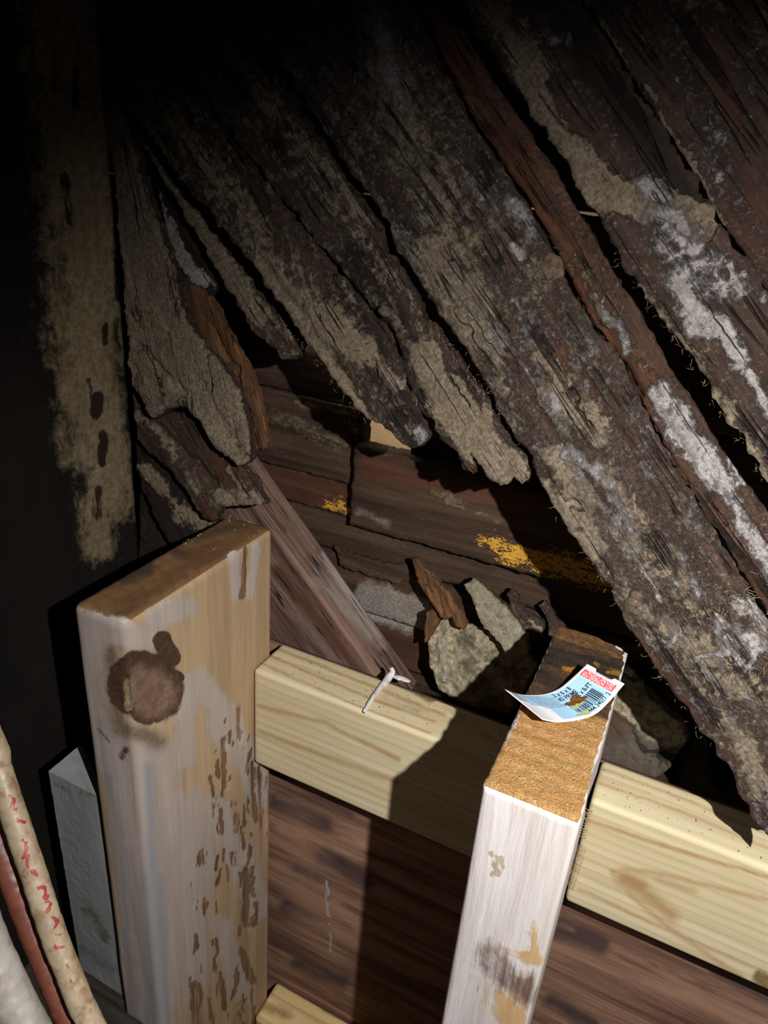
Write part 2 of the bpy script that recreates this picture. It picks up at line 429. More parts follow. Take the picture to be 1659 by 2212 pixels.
M_POST2END = wood('right_post_end_grain', '#b08249', '#dcae76', 0, .6, 420,
                  [('enddark', '#3f3026', '#6a4d35', .35, 120, .08, -.2), ('enddark2', '#2c2420', '#453830', .6, 90, .2, 0),
                   ('gold', '#d39a28', '#a8761c', .8, 260, .1, .2), ('endraw', '#9a7248', '#6b4c30', 1.2, 160, .15, .6), ('paint2', '#d8cfcc', '#bdb2ae', .6, 150, .06, .5)],
                  bump=1.0, bdist=.0016, rough=.8, grit=('#f0c88c', 900, .56, .65), ring=dict(type='BANDS', scale=(.5, 1, 1), freq=21, dist=.9, ds=30, dir='Y', h=.5),
                  ringcol='#b07638', ringamt=.5, mottle=.1)
M_GREY = wood('grey_primed_board', '#8e8f90', '#a7a9aa', 2, .25, 30, [('stain', '#5d5a55', '#77736c', .5, 90, .25, .2)],
              bump=.35, bdist=.0008, mottle=.2)
M_BEAM = wood('dark_beam_wood', '#29251f', '#46413a', 0, .1, 40, [], bump=.4, bdist=.001)
M_DEB = wood('mouldy_debris', '#43322a', '#6f5644', 0, .15, 90,
             [('mold', '#d6caa8', '#756a59', 1.6, 110, .12, 1.0), ('white', '#d8d2bd', '#a59b83', .8, 140, .12, .8),
              ('black', '#3f3a33', '#5f574f', 2.0, 80, .25, .2), ('gold', '#6f5f2c', '#4d431f', .7, 60, .2, .1)],
             bump=1.0, bdist=.002)
def plain(name, col, rough=.6, noise=None, spec=.3):
    t = NT(name)
    if noise:
        c = t.mix(t.rng(t.noise(noise[1], None, 5, .65), .35, .7), hexc(col), hexc(noise[0])); t.l.new(c, t.b.inputs['Base Color'])
        t.bump(t.noise(noise[1]*2, None, 5, .7), .4, .0005)
    else: t.b.inputs['Base Color'].default_value = hexc(col)
    t.b.inputs['Roughness'].default_value = rough; t.b.inputs['Specular IOR Level'].default_value = spec
    return t.m
M_SIDING = plain('beige_siding', '#c9ab86', .8, ('#b89a76', 25))
M_CAULK = plain('white_caulk', '#e8e6ea', .55, ('#c9c3c4', 260))
M_LBLUE = plain('tag_blue', '#a3cdea', .45); M_LWHITE = plain('tag_paper', '#eceaf0', .5)
M_LRED = plain('tag_red', '#d9434c', .5); M_INK = plain('tag_ink', '#20242c', .5); M_INKW = plain('tag_white_ink', '#f4eef0', .5)
M_INKG = plain('tag_grey_print', '#6f8190', .5, ('#97a8b4', 500)); M_RUSTY = plain('tag_rust_stain', '#4c2c1f', .5, ('#8a5a2a', 600))
M_YEL = plain('tag_yellow_stain', '#b3ad52', .6, ('#8fae9a', 500))
M_FLOOR = wood('dark_floor_boards', '#1d1713', '#332821', 0, .1, 30, [], bump=.4)
M_FIBRE = plain('pale_fibre', '#b9a888', .9)
M_STAMP = plain('faded_ink', '#b9a77c', .8)

def hose_mat(name, a, b, red=False):
    t = NT(name)
    c = t.mix(t.rng(t.noise(45, None, 7, .7), .35, .7), hexc(a), hexc(b))
    c = t.mix(t.rng(t.math('ADD', t.attr('dirt'), t.math('MULTIPLY', t.math('SUBTRACT', t.noise(120, None, 6, .7), .5), 2.0)), .35, .75), c, hexc('#7d5f49'))
    if red:
        c = t.mix(t.rng(t.math('ADD', t.attr('red'), t.math('MULTIPLY', t.math('SUBTRACT', t.noise(420, None, 4, .7), .5), .7)), .4, .6), c, hexc('#8c3236'))
    t.l.new(c, t.b.inputs['Base Color']); t.b.inputs['Roughness'].default_value = .45
    t.bump(t.noise(140, None, 6, .7), .25, .0003); return t.m
M_HOSE1 = hose_mat('cream_hose_plastic', '#a69880', '#84725c', True)
M_HOSE2 = hose_mat('red_brown_hose_rubber', '#6d3e32', '#593127')
M_HOSE3 = hose_mat('grey_white_hose_plastic', '#a5a09b', '#7c766f')

Zu = np.array([0, 0, 1.0])
def zz(z): return z+H

# ================================================================= SETTING
def box_struct(name, lo, hi, mat, kind='structure'):
    o = gridbox(name, lo, hi, mat, step=.05, r=.0008, relief=0); o['kind'] = kind; return o
box_struct('floor', (-.46, -.5, -.03), (.62, .66, 0), M_FLOOR)
# outer siding seen through the hole in the boards
box_struct('wall_back', (-.46, .60, 0.001), (.62, .62, 1.45), M_SIDING)
# dark left wall with its mould patch
mold_wall = [([(175, -60), (190, 300)], 110, 1, .5), ([(190, 300), (190, 700)], 95, 1, .35), ([(195, 700), (215, 960)], 75, 1, .4),
             ([(230, 950), (235, 1080)], 52, .8, .6), ([(215, 1080), (212, 1180)], 38, .62, .6)]
streaks = [([(140, 380), (150, 480)], 10, .9), ([(160, 150), (165, 230)], 7, .9), ([(205, 860), (208, 890)], 12, 1), ([(225, 700), (228, 740)], 6, .9),
           ([(250, 560), (255, 640)], 7, .8), ([(248, 690), (252, 740)], 6, .8), ([(222, 940), (215, 1000)], 8, .8), ([(60, 20), (90, 200)], 30, .5),
           ([(208, 1060), (205, 1110)], 14, .7), ([(190, 820), (200, 880)], 7, .7)]
def wall_relief(P, Pw, nn, px):
    m = stroke_mask(px, mold_wall); k = np.clip((m-.4)/.3, 0, 1)*(nn[:, 0] > .5)
    return k*(.0004+.0022*(fbm(Pw*np.array([200, 200, 80]), 3, 4)-.35))
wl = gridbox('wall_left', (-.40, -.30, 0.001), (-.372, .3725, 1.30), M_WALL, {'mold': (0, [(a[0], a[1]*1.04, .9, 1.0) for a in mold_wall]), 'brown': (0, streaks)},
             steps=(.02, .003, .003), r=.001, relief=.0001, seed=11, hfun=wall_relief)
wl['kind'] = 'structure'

# ================================================================= BACK BOARDS (behind the rotten planks)
def hboard(name, x0, x1, z0, z1, y, th, label, layers, seed, step=.003, **kw):
    """horizontal sheathing board with worn edges"""
    o = slab(name, [(x0, y, zz(z0)), (x1, y, zz(z0)), (x1, y, zz(z1)), (x0, y, zz(z1))], (0, y, 0), (0, -1, 0), (1, 0, 0), th,
             M_BACK, layers, step=step, edge=kw.pop('edge', .0006), relief=.0004, warp=.0006, world_outline=True, seed=seed, moldh=.0008, **kw)
    return tag(o, label, 'board', None)
YB = .452
XL, XR = -.455, .45
L0 = {'mold': (.22, []), 'rust': (.1, []), 'gold': (0, []), 'white': (0, [])}
def LL(**k):
    d = dict(L0); d.update(k); return d
hboard('sheathing_board', XL, XR, .30, .455, YB, .016, 'unseen dark sheathing board at the very top, added to seal out light behind the diagonal planks', LL(), 21, .008)  # this and the next two boards are unseen, added to seal out light
hboard('sheathing_board', XL, XR, .146, .298, YB, .016, 'unseen dark sheathing board high behind the diagonal planks, added to keep light out of their gaps', LL(), 22, .008)
hboard('sheathing_board', XL, XR, -.004, .144, YB, .016, 'unseen dark sheathing board behind the upper left planks, added to seal out light', LL(), 23, .006)
hboard('sheathing_board', XL, -.206, -.146, -.006, YB, .016, 'dark brown board above the thin crack left of the small bright hole', LL(mold=(.2, [])), 24)
hboard('sheathing_board', -.204, XR, -.118, -.006, YB, .016, 'dark board behind the broken plank ends above the small bright hole', LL(), 25, .005)
hboard('sheathing_board', XL, -.222, -.2095, -.148, YB-.001, .016, 'grey-dusted brown board between two cracks, left of the bright hole',
       LL(mold=(.36, [([(600, 900), (740, 960)], 50, .5), ([(640, 870), (770, 900)], 12, .55)]), gold=(0, [([(690, 858), (775, 885)], 7, .5), ([(760, 915), (775, 930)], 12, .5)])), 26, .002)
hboard('sheathing_board', -.182, XR, -.186, -.12, YB, .016, 'dark shadowed board right of the small bright hole', LL(), 27)
# nearer thick board with the clean cut end
hboard('sheathing_board', -.222, XR, -.2375, -.174, YB-.012, .020, 'brown weathered board with a square-cut left end and a gold-flecked lower edge',
       LL(mold=(.30, [([(930, 1060), (1010, 1090)], 16, .52), ([(1020, 1110), (1120, 1140)], 14, .5), ([(960, 1080), (1000, 1100)], 12, .55)]),
          rust=(.35, [([(780, 1010), (1150, 1090)], 30, .8, .9)]),
          gold=(0, [([(1045, 1168), (1160, 1195)], 18, .6, .8), ([(1100, 1195), (1260, 1225)], 28, .66, .8), ([(1180, 1225), (1350, 1262)], 26, .62, .8)]),
          white=(0, [([(785, 955), (840, 975)], 14, .7, 1), ([(900, 965), (960, 985)], 12, .55, 1), ([(775, 1105), (830, 1130)], 16, .55, 1)])), 28, .002, edge=.0008)
hboard('sheathing_board', XL, -.224, -.2385, -.211, YB+.001, .016, 'reddish brown board with a splintered top edge beside the square-cut board end',
       LL(rust=(.5, [([(570, 1015), (740, 1070)], 22, 1)]), gold=(0, [([(705, 1085), (755, 1105)], 14, .62, .8)])), 29, .002, edge=.0012)
hboard('sheathing_board', XL, XR, -.270, -.2395, YB, .016, 'dark board just below the gold-flecked board, crossing behind the brace', LL(mold=(.3, [])), 30, .0025)
hboard('sheathing_board', XL, XR, -.318, -.2725, YB-.001, .016, 'dark board with purple tinge behind the tips of the broken splinters',
       LL(white=(0, [([(800, 1290), (900, 1330)], 38, .95, .6)]), mold=(.34, [])), 31, .0025)
hboard('sheathing_board', XL, XR, -.368, -.3195, YB, .016, 'reddish brown board low behind the brace, lowest one seen above the rail',
       LL(rust=(.55, []), white=(0, [([(800, 1310), (880, 1340)], 30, .75, .6)])), 32, .0025)
hboard('sheathing_board', XL, XR, -.45, -.370, YB, .016, 'lowest dark sheathing board, behind the debris and rail', LL(), 33, .006)
# sliver of raised wood on the dark board
slab('wood_sliver', [(718, 1178), (745, 1195), (790, 1205), (880, 1225), (905, 1250), (860, 1262), (780, 1240), (735, 1222)], (0, YB-.006, 0), (0, -1, 0), (1, 0, -.05), .004,
     M_BACK, LL(rust=(.3, [])), step=.0018, edge=.002, relief=.001, seed=35)
tag(bpy.context.scene.collection.objects[-1], 'long split sliver of dark purple-brown wood lifting off the back board right of the brace', 'wood splinter')

# ================================================================= DIAGONAL ROTTEN PLANKS
PN = np.array([0, -1, 0.175]); PP0 = np.array([0, .319, zz(-.29)])
UD = np.array([.70, 0, -.714])
def plane_off(d):
    """the plank plane moved d metres away from the camera"""
    n = PN/np.linalg.norm(PN); return PP0-n*d
def plank(outline, off, th, label, layers, seed, mat=None, name='rotted_plank', ud=UD, **kw):
    o = slab(name, outline, plane_off(off), PN, ud, th, mat or M_ROT, layers, seed=seed, **kw)
    return tag(o, label, kw.get('cat', 'plank') if False else 'plank')

# main plank A
A_out = [(470, -60), (525, 45), (590, 110), (665, 225), (740, 340), (835, 478), (862, 545), (905, 600), (950, 690), (1005, 745), (1075, 880),
         (1150, 985), (1165, 1040), (1195, 1090), (1262, 1200), (1330, 1290), (1350, 1345), (1440, 1480), (1484, 1535), (1536, 1603), (1566, 1650), (1605, 1729), (1632, 1772), (1656, 1802), (1680, 1840),
         (1688, 1832), (1686, 1795), (1760, 1810), (1900, 1835), (2000, 1850), (1850, 1660), (1662, 1350), (1600, 1250), (1500, 1080), (1420, 950), (1345, 790), (1262, 680), (1135, 440), (1010, 250), (885, 0), (860, -60)]
A_mold = (.40, [([(800, -40), (860, 200)], 70, .8), ([(860, 200), (960, 420)], 95, .66, .8), ([(930, 420), (1000, 560)], 80, .62, .8), ([(960, 560), (1040, 720)], 75, .80, .6),
                ([(1130, 450), (1165, 640)], 30, .6), ([(1180, 770), (1215, 830)], 28, .8), ([(1190, 850), (1290, 925)], 30, .95), ([(1270, 880), (1290, 950)], 20, .9),
                ([(1205, 985), (1260, 1080)], 34, .95), ([(1230, 1080), (1290, 1180)], 36, .8), ([(1170, 1040), (1280, 1210)], 18, .8), ([(1060, 780), (1110, 870)], 22, .6),
                ([(1290, 1010), (1400, 1140)], 42, .66, .9), ([(1350, 1150), (1480, 1290)], 50, .6, .9), ([(1420, 1240), (1520, 1330)], 40, .6, .9), ([(1440, 1370), (1560, 1420)], 45, .7, .8),
                ([(1580, 1560), (1650, 1700)], 34, .8), ([(1470, 1400), (1520, 1500)], 34, .62), ([(1360, 1290), (1400, 1330)], 30, .65), ([(1560, 1470), (1659, 1520)], 40, .7),
                ([(620, 260), (800, 470)], 50, .5)])
A_white = (.34, [([(812, 20), (850, 170)], 26, .9), ([(850, 180), (880, 240)], 18, .7), ([(1110, 440), (1150, 500)], 22, .8), ([(1110, 530), (1130, 560)], 10, .9), ([(1185, 850), (1210, 880)], 18, .6),
                 ([(1230, 975), (1290, 1020)], 26, .7), ([(1290, 1020), (1360, 1160)], 36, .55), ([(1570, 1370), (1700, 1420)], 30, .68), ([(1600, 1300), (1670, 1370)], 26, .7), ([(1440, 1560), (1520, 1640)], 12, .5), ([(1500, 1420), (1560, 1400), (1620, 1440)], 8, .8), ([(1560, 1400), (1550, 1320)], 7, .8), ([(1620, 1440), (1640, 1380), (1659, 1400)], 7, .8), ([(1490, 1350), (1440, 1400), (1400, 1380)], 7, .7), ([(1380, 1230), (1440, 1300)], 14, .6)])
A_rust = (.30, [([(1215, 770), (1290, 900)], 26, .9), ([(1300, 1000), (1400, 1150)], 24, .62), ([(1010, 400), (1100, 560)], 30, .6), ([(1350, 1150), (1430, 1280)], 26, .6), ([(1380, 1400), (1500, 1600)], 40, .75), ([(1560, 1600), (1640, 1780)], 30, .6)])
A_black = (.25, [([(800, 60), (870, 150)], 14, .9), ([(945, 225), (950, 250)], 12, 1), ([(935, 300), (945, 330)], 12, 1), ([(1050, 700), (1045, 730)], 12, .9), ([(1005, 680), (1000, 700)], 12, .9),
                 ([(1400, 1180), (1470, 1290)], 20, .6), ([(1600, 1440), (1650, 1500)], 26, .8), ([(905, 500), (960, 580)], 18, .7), ([(1060, 1000), (1120, 1080)], 10, .5)])
plank(A_out, 0, .013, 'widest pale-crusted rotten diagonal plank running down to the pine rail', {'mold': A_mold, 'white': A_white, 'rust': A_rust, 'black': A_black}, 101, step=.0018,
      cracks=[([(900, 560), (960, 700), (1060, 860)], 5, .0025), ([(1150, 600), (1280, 850), (1330, 940)], 5, .003), ([(1330, 920), (1420, 1080), (1500, 1230)], 6, .003),
              ([(1230, 1080), (1265, 1095)], 8, .004), ([(1140, 860), (1230, 1000), (1300, 1100)], 4, .002), ([(1430, 1330), (1540, 1500)], 6, .003), ([(1590, 1250), (1660, 1360)], 9, .004),
              ([(1490, 1600), (1640, 1810)], 5, .002), ([(1310, 560), (1180, 560)], 3, .001), ([(1400, 1400), (1530, 1640)], 5, .0025)],
      hfun=lambda V2, px: .003*stroke_mask(px, [([(1000, 682)], 18, 1, .9), ([(1045, 735)], 18, 1, .9), ([(1190, 575)], 22, 1, .9), ([(1370, 1295)], 16, 1, .9)]), edge=.0016)

NAILM = wood('rusty_nail_head', '#3a2a24', '#7a5f50', 0, 1, 200, [('mold', '#8f8270', '#5f5446', 1.2, 200, .2, .5)], bump=.8, bdist=.001)
def nail(px_, py_, r_, parent, seed, lab=None):
    c = on(px_, py_, plane_off(-.0022), PN); V = []; Fc = []; n = 28; rings = 7
    nn = PN/np.linalg.norm(PN); u = UD/np.linalg.norm(UD); v = np.cross(nn, u)
    for i in range(rings+1):
        th = math.pi/2*i/rings
        for k in range(n):
            a = 2*math.pi*k/n; rr = r_*math.cos(th)**.6*(1+.12*math.sin(2*a+seed)+.05*math.sin(5*a))
            V.append(c+u*rr*math.cos(a)+v*rr*math.sin(a)+nn*(.0022*math.sin(th)-.0015))
    for i in range(rings):
        for k in range(n):
            a = i*n+k; b = i*n+(k+1) % n; Fc.append((a, b, b+n, a+n))
    V = np.array(V); V = V+nn*((fbm(V*500, seed, 3)-.5)*.0012)[:, None]
    me = make_mesh('nail_head', V-c, Fc, {'mold': np.full(len(V), .45)})
    o = link('nail_head', me, NAILM, None, Matrix.Translation(Vector(c))); bpy.context.view_layer.update()
    o.parent = parent; o.matrix_parent_inverse = parent.matrix_world.inverted(); return o
PA = C.objects[-1]
for i_, (x_, y_, r_) in enumerate(((1000, 683, .0048), (1046, 735, .0046), (1192, 577, .0062), (1372, 1297, .0044))): nail(x_, y_, r_, PA, i_)

# plank B: narrow brown board on the right side of the wide one
B_out = [(869, -60), (894, 0), (1019, 248), (1144, 436), (1270, 674), (1353, 784), (1429, 946), (1509, 1075), (1609, 1245), (1671, 1342), (1860, 1650), (1980, 1600), (1850, 1350), (1659, 1112), (1580, 1000), (1470, 830), (1418, 740), (1300, 545), (1180, 340), (1060, 170), (985, 40), (930, -60)]
plank(B_out, .0035, .012, 'narrow red-brown diagonal board along the left side of the widest black gap',
      {'mold': (.28, [([(1240, 560), (1330, 720)], 14, .6), ([(1100, 480), (1250, 620)], 6, .5)]),
       'white': (.18, [([(1425, 850), (1470, 930)], 30, .85), ([(1470, 930), (1560, 1040)], 36, .9), ([(1560, 1040), (1610, 1120)], 22, .6), ([(1600, 1130), (1700, 1290)], 26, .75), ([(1300, 650), (1350, 760)], 14, .6), ([(1580, 990), (1605, 1040)], 14, .8)]),
       'rust': (.5, [([(900, 0), (1250, 600)], 40, .8, .9), ([(1265, 640), (1350, 780)], 24, 1)]), 'black': (.2, [([(1500, 960), (1580, 1090)], 18, .5)])}, 102, step=.0018,
      cracks=[([(1350, 790), (1450, 930), (1560, 1130)], 5, .003), ([(1260, 640), (1370, 800)], 4, .002), ([(1000, 150), (1250, 560)], 3, .0015)], edge=.0010)

# right-hand boards
R1_out = [(940, -60), (1010, 40), (1090, 160), (1215, 340), (1330, 540), (1385, 640), (1472, 740), (1540, 850), (1610, 965), (1659, 1040), (1850, 1300), (1960, 1220), (1750, 830), (1659, 640),
          (1600, 545), (1545, 470), (1500, 380), (1420, 260), (1330, 110), (1250, -10), (1220, -60)]
plank(R1_out, -.002, .013, 'dark diagonal plank with a cream crust band, right of the widest black gap',
      {'mold': (.12, [([(1040, -30), (1110, 80)], 46, .95), ([(1110, 80), (1160, 150)], 48, .9), ([(1140, 160), (1180, 290)], 32, .95, .4), ([(1180, 290), (1310, 420)], 50, 1, .35), ([(1310, 420), (1400, 440)], 40, .9, .4),
                      ([(1400, 420), (1515, 480)], 40, 1, .35), ([(1510, 480), (1530, 510)], 14, 1), ([(1470, 740), (1540, 860)], 26, .75), ([(1560, 880), (1670, 1060)], 24, .75), ([(1380, 620), (1480, 740)], 16, .65)]),
       'white': (.2, [([(1400, 400), (1480, 500)], 34, .7), ([(1430, 470), (1550, 620)], 62, .62, .8), ([(1470, 620), (1510, 700)], 34, .8), ([(1560, 560), (1600, 640)], 24, .7), ([(1550, 700), (1600, 780)], 26, .85), ([(1600, 780), (1659, 880)], 24, .6),
                      ([(1600, 590), (1640, 640)], 20, .6), ([(1620, 800), (1650, 870)], 12, .9), ([(1110, 60), (1220, 90)], 26, .5)]),
       'rust': (.25, [([(1500, 640), (1640, 800)], 40, .5)]), 'black': (.42, [([(1230, 60), (1480, 420)], 60, .7, .8), ([(1040, 100), (1120, 260)], 26, .7)])}, 103, step=.0018,
      cracks=[([(1400, 640), (1500, 780), (1640, 980)], 5, .003)], edge=.0020)
R2_out = [(1226, -60), (1256, -10), (1335, 108), (1425, 257), (1505, 376), (1550, 466), (1605, 541), (1664, 636), (1765, 825), (1960, 1190), (2100, 1100), (1900, 500), (1659, 62), (1600, -60)]
plank(R2_out, .004, .012, 'dark brown plank in the upper right corner, dusted with small white specks',
      {'mold': (.1, [([(1285, 40), (1400, 210)], 5, 1), ([(1400, 210), (1480, 330)], 6, 1), ([(1480, 330), (1530, 420)], 10, 1), ([(1530, 420), (1560, 480)], 12, 1), ([(1400, -20), (1560, 20)], 26, .6)]),
       'white': (.30, [([(1500, 300), (1560, 380)], 26, .52), ([(1540, 280), (1590, 320)], 14, .5), ([(1600, 700), (1659, 760)], 14, .7)]), 'rust': (.3, [([(1550, 100), (1640, 500)], 70, .5)]), 'black': (.45, [])}, 104, step=.0022,
      cracks=[([(1510, 440), (1600, 560)], 4, .004)], edge=.0008)
plank([(1606, -60), (1665, 60), (1906, 496), (2100, 900), (2200, 500), (1900, -60)], .004, .012, 'corner sliver of dark plank with a pale edge at the top right corner',
      {'mold': (.1, [([(1610, -20), (1659, 70)], 12, .8)]), 'white': (.25, []), 'rust': (.3, []), 'black': (.4, [])}, 105, step=.004)

# plank C (two broken lengths)
C1_out = [(-40, -60), (60, -20), (228, 148), (268, 235), (330, 305), (385, 380), (455, 470), (545, 572), (630, 690), (655, 735), (700, 790), (762, 878), (806, 908), (850, 932), (885, 962), (905, 958), (915, 935), (898, 905), (905, 885),
          (862, 800), (835, 720), (790, 660), (700, 560), (590, 420), (430, 210), (300, -60)]
plank(C1_out, .002, .012, 'dim diagonal plank whose broken tip hangs over the small bright hole',
      {'mold': (.44, [([(250, 60), (560, 520)], 80, .62, .9), ([(560, 560), (640, 640)], 36, .85), ([(600, 640), (700, 790)], 22, .85), ([(660, 700), (770, 870)], 20, .8), ([(690, 680), (780, 760)], 44, .95), ([(770, 740), (850, 820)], 26, .9), ([(830, 800), (865, 835)], 14, .9), ([(640, 560), (720, 680)], 30, .6)]),
       'white': (.15, [([(908, 930), (912, 955)], 12, 1)]), 'rust': (.25, []),
       'black': (.3, [([(330, 100), (420, 260)], 30, .9), ([(380, 220), (500, 400)], 22, .7), ([(740, 640), (820, 760)], 40, .8), ([(840, 830), (890, 930)], 36, .95), ([(790, 780), (860, 900)], 20, .8)])}, 106, step=.0018,
      cracks=[([(560, 550), (680, 720), (800, 900)], 4, .0025), ([(270, 20), (370, 130), (440, 260)], 5, .003), ([(250, 70), (300, 160)], 5, .003), ([(800, 780), (830, 850)], 7, .004)], edge=.0022)
C2_out = [(306, -60), (437, 206), (597, 414), (707, 554), (797, 654), (843, 716), (869, 797), (914, 884), (945, 935), (985, 980), (1005, 1015), (1022, 1028), (1025, 1000), (1012, 975), (1040, 1020), (1062, 1042), (1095, 1045), (1110, 1032), (1128, 1050), (1142, 1038),
          (1132, 985), (1095, 935), (1050, 870), (985, 765), (925, 690), (885, 610), (838, 548), (812, 478), (718, 345), (642, 232), (565, 122), (505, 52), (450, -60)]
plank(C2_out, .004, .012, 'diagonal plank ending in a cream-crusted ragged tip above the square-cut board',
      {'mold': (.42, [([(500, 100), (780, 480)], 70, .62, .9), ([(780, 480), (850, 600)], 30, .55), ([(915, 760), (960, 860)], 34, .95, .5), ([(960, 850), (1040, 960)], 50, 1, .4), ([(1020, 940), (1110, 1030)], 44, 1, .4), ([(890, 780), (915, 830)], 14, .9), ([(840, 560), (930, 740)], 16, .6), ([(800, 620), (870, 700)], 20, .5)]),
       'white': (.15, []), 'rust': (.25, [([(990, 960), (1020, 1020)], 14, 1), ([(1115, 1000), (1140, 1045)], 14, 1)]),
       'black': (.35, [([(770, 560), (900, 800)], 44, .9, .6), ([(880, 800), (960, 930)], 24, .9), ([(950, 815), (955, 835)], 16, 1.2)])}, 107, step=.0018,
      cracks=[([(830, 700), (880, 780), (930, 880)], 6, .003), ([(600, 240), (615, 290), (655, 290)], 5, .003), ([(640, 300), (660, 290)], 7, .003)], edge=.0022)

nail(829, 672, .0034, C.objects[-1], 7)
# strip D and the hollow's mouldy strip
D_out = [(262, 228), (300, 292), (345, 375), (372, 420), (400, 470), (440, 535), (470, 585), (500, 640), (545, 715), (575, 742), (600, 765), (622, 776), (640, 762), (643, 738), (618, 695), (590, 660), (530, 590), (442, 486), (372, 392), (318, 320), (268, 250)]
plank(D_out, .0185, .010, 'thin ragged diagonal strip with a pale crust ending in a brown split tip',
      {'mold': (.5, [([(400, 440), (560, 680)], 30, .9), ([(280, 280), (400, 440)], 20, .7)]), 'white': (.1, []), 'rust': (.3, [([(560, 690), (615, 760)], 20, 1.2)]), 'black': (.2, [])}, 108, step=.0015, edge=.0016)
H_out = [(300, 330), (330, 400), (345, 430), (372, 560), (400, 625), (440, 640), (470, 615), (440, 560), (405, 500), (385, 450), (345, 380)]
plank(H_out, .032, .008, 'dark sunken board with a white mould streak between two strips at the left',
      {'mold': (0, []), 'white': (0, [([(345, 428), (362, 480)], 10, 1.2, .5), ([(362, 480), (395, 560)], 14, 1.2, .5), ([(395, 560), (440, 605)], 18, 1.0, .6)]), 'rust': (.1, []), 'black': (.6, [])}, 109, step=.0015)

# left corner planks
E_out = [(224, 158), (262, 250), (292, 330), (305, 400), (335, 470), (368, 560), (385, 640), (402, 690), (440, 745), (478, 790), (515, 850), (528, 905), (532, 960), (536, 990), (520, 1008), (500, 990), (470, 968), (452, 930), (432, 905), (415, 885), (395, 876), (365, 880), (352, 892), (335, 905), (315, 880), (300, 850), (285, 830), (280, 790), (268, 600), (245, 380), (210, 140)]
E_ = plank(E_out, .013, .008, 'mould-covered plank peeling away in the left corner above the post',
      {'mold': (.75, [([(240, 250), (320, 700)], 60, 1, .9), ([(340, 700), (480, 960)], 50, 1), ([(300, 800), (400, 870)], 40, 1)]), 'white': (.15, []), 'rust': (.1, [([(345, 690), (365, 720)], 14, .7)]),
       'black': (.1, [([(245, 400), (262, 425)], 14, .8), ([(450, 860), (500, 930)], 30, .75), ([(480, 800), (520, 900)], 22, .8), ([(288, 785), (300, 800)], 10, 1), ([(225, 560), (260, 760)], 6, .6)])}, 110, mat=M_ROT, step=.0015, ud=(.35, 0, -.93), moldh=.0018,
      cracks=[([(300, 740), (350, 790), (400, 850)], 5, .003), ([(290, 620), (300, 700)], 4, .002), ([(340, 870), (380, 876)], 6, .002), ([(420, 800), (500, 940)], 5, .0015)], edge=.0018,
      hfun=lambda V2, px: -.0025*stroke_mask(px, [([(292, 800)], 14, 1, .8)])+.003*stroke_mask(px, [([(330, 885), (400, 868), (520, 1000)], 12, 1, .9)]))
LATH = [(378, 590), (410, 612), (455, 640), (480, 690), (505, 742), (540, 800), (560, 880), (576, 940), (578, 968), (566, 976), (560, 968), (548, 975), (538, 968), (528, 900), (508, 845), (480, 800), (440, 750), (404, 705), (398, 690), (384, 640)]
o = plank(LATH, .0218, .006, 'orange-brown splintered lath sticking down beside the left corner planks', {'mold': (.15, []), 'white': (.1, [])}, 111, mat=M_LATH, step=.0014, name='splintered_lath', relief=.0014, ud=(.42, 0, -.9), edge=.0014,
          cracks=[([(440, 680), (500, 780), (540, 900)], 3, .002), ([(460, 720), (520, 830)], 3, .002), ([(505, 842), (545, 850)], 3, .002)])
G_out = [(286, 855), (300, 875), (340, 898), (400, 885), (440, 920), (475, 975), (522, 1015), (548, 1045), (562, 1088), (545, 1092), (500, 1094), (478, 1100), (455, 1125), (440, 1120), (400, 1060), (360, 1010), (320, 975), (294, 950)]
plank(G_out, .0235, .010, 'dark brown flaking plank tucked under the peeling corner plank, behind the left post top',
      {'mold': (.3, [([(300, 890), (380, 990)], 16, .7), ([(480, 1070), (555, 1085)], 26, .95), ([(500, 1010), (545, 1080)], 14, .8), ([(380, 990), (430, 1060)], 18, .6)]), 'white': (.1, []), 'rust': (.4, [([(480, 990), (540, 1080)], 24, .9)]), 'black': (.2, [([(330, 960), (380, 1040)], 20, .6)])}, 112, step=.0015,
      cracks=[([(340, 920), (440, 1020), (500, 1080)], 6, .003)], edge=.0018)
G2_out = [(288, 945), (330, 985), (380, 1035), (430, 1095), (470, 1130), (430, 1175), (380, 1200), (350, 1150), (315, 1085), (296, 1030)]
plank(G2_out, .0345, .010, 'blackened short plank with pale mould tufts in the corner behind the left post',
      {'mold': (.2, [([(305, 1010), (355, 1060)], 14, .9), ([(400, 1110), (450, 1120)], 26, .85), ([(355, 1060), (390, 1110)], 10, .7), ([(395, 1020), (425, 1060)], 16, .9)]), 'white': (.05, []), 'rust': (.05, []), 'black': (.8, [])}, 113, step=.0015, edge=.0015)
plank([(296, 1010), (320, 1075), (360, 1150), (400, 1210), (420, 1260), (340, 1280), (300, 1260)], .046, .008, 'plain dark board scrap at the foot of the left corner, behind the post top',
      {'mold': (.15, []), 'white': (0, []), 'rust': (.05, []), 'black': (.6, [])}, 114, step=.0025)

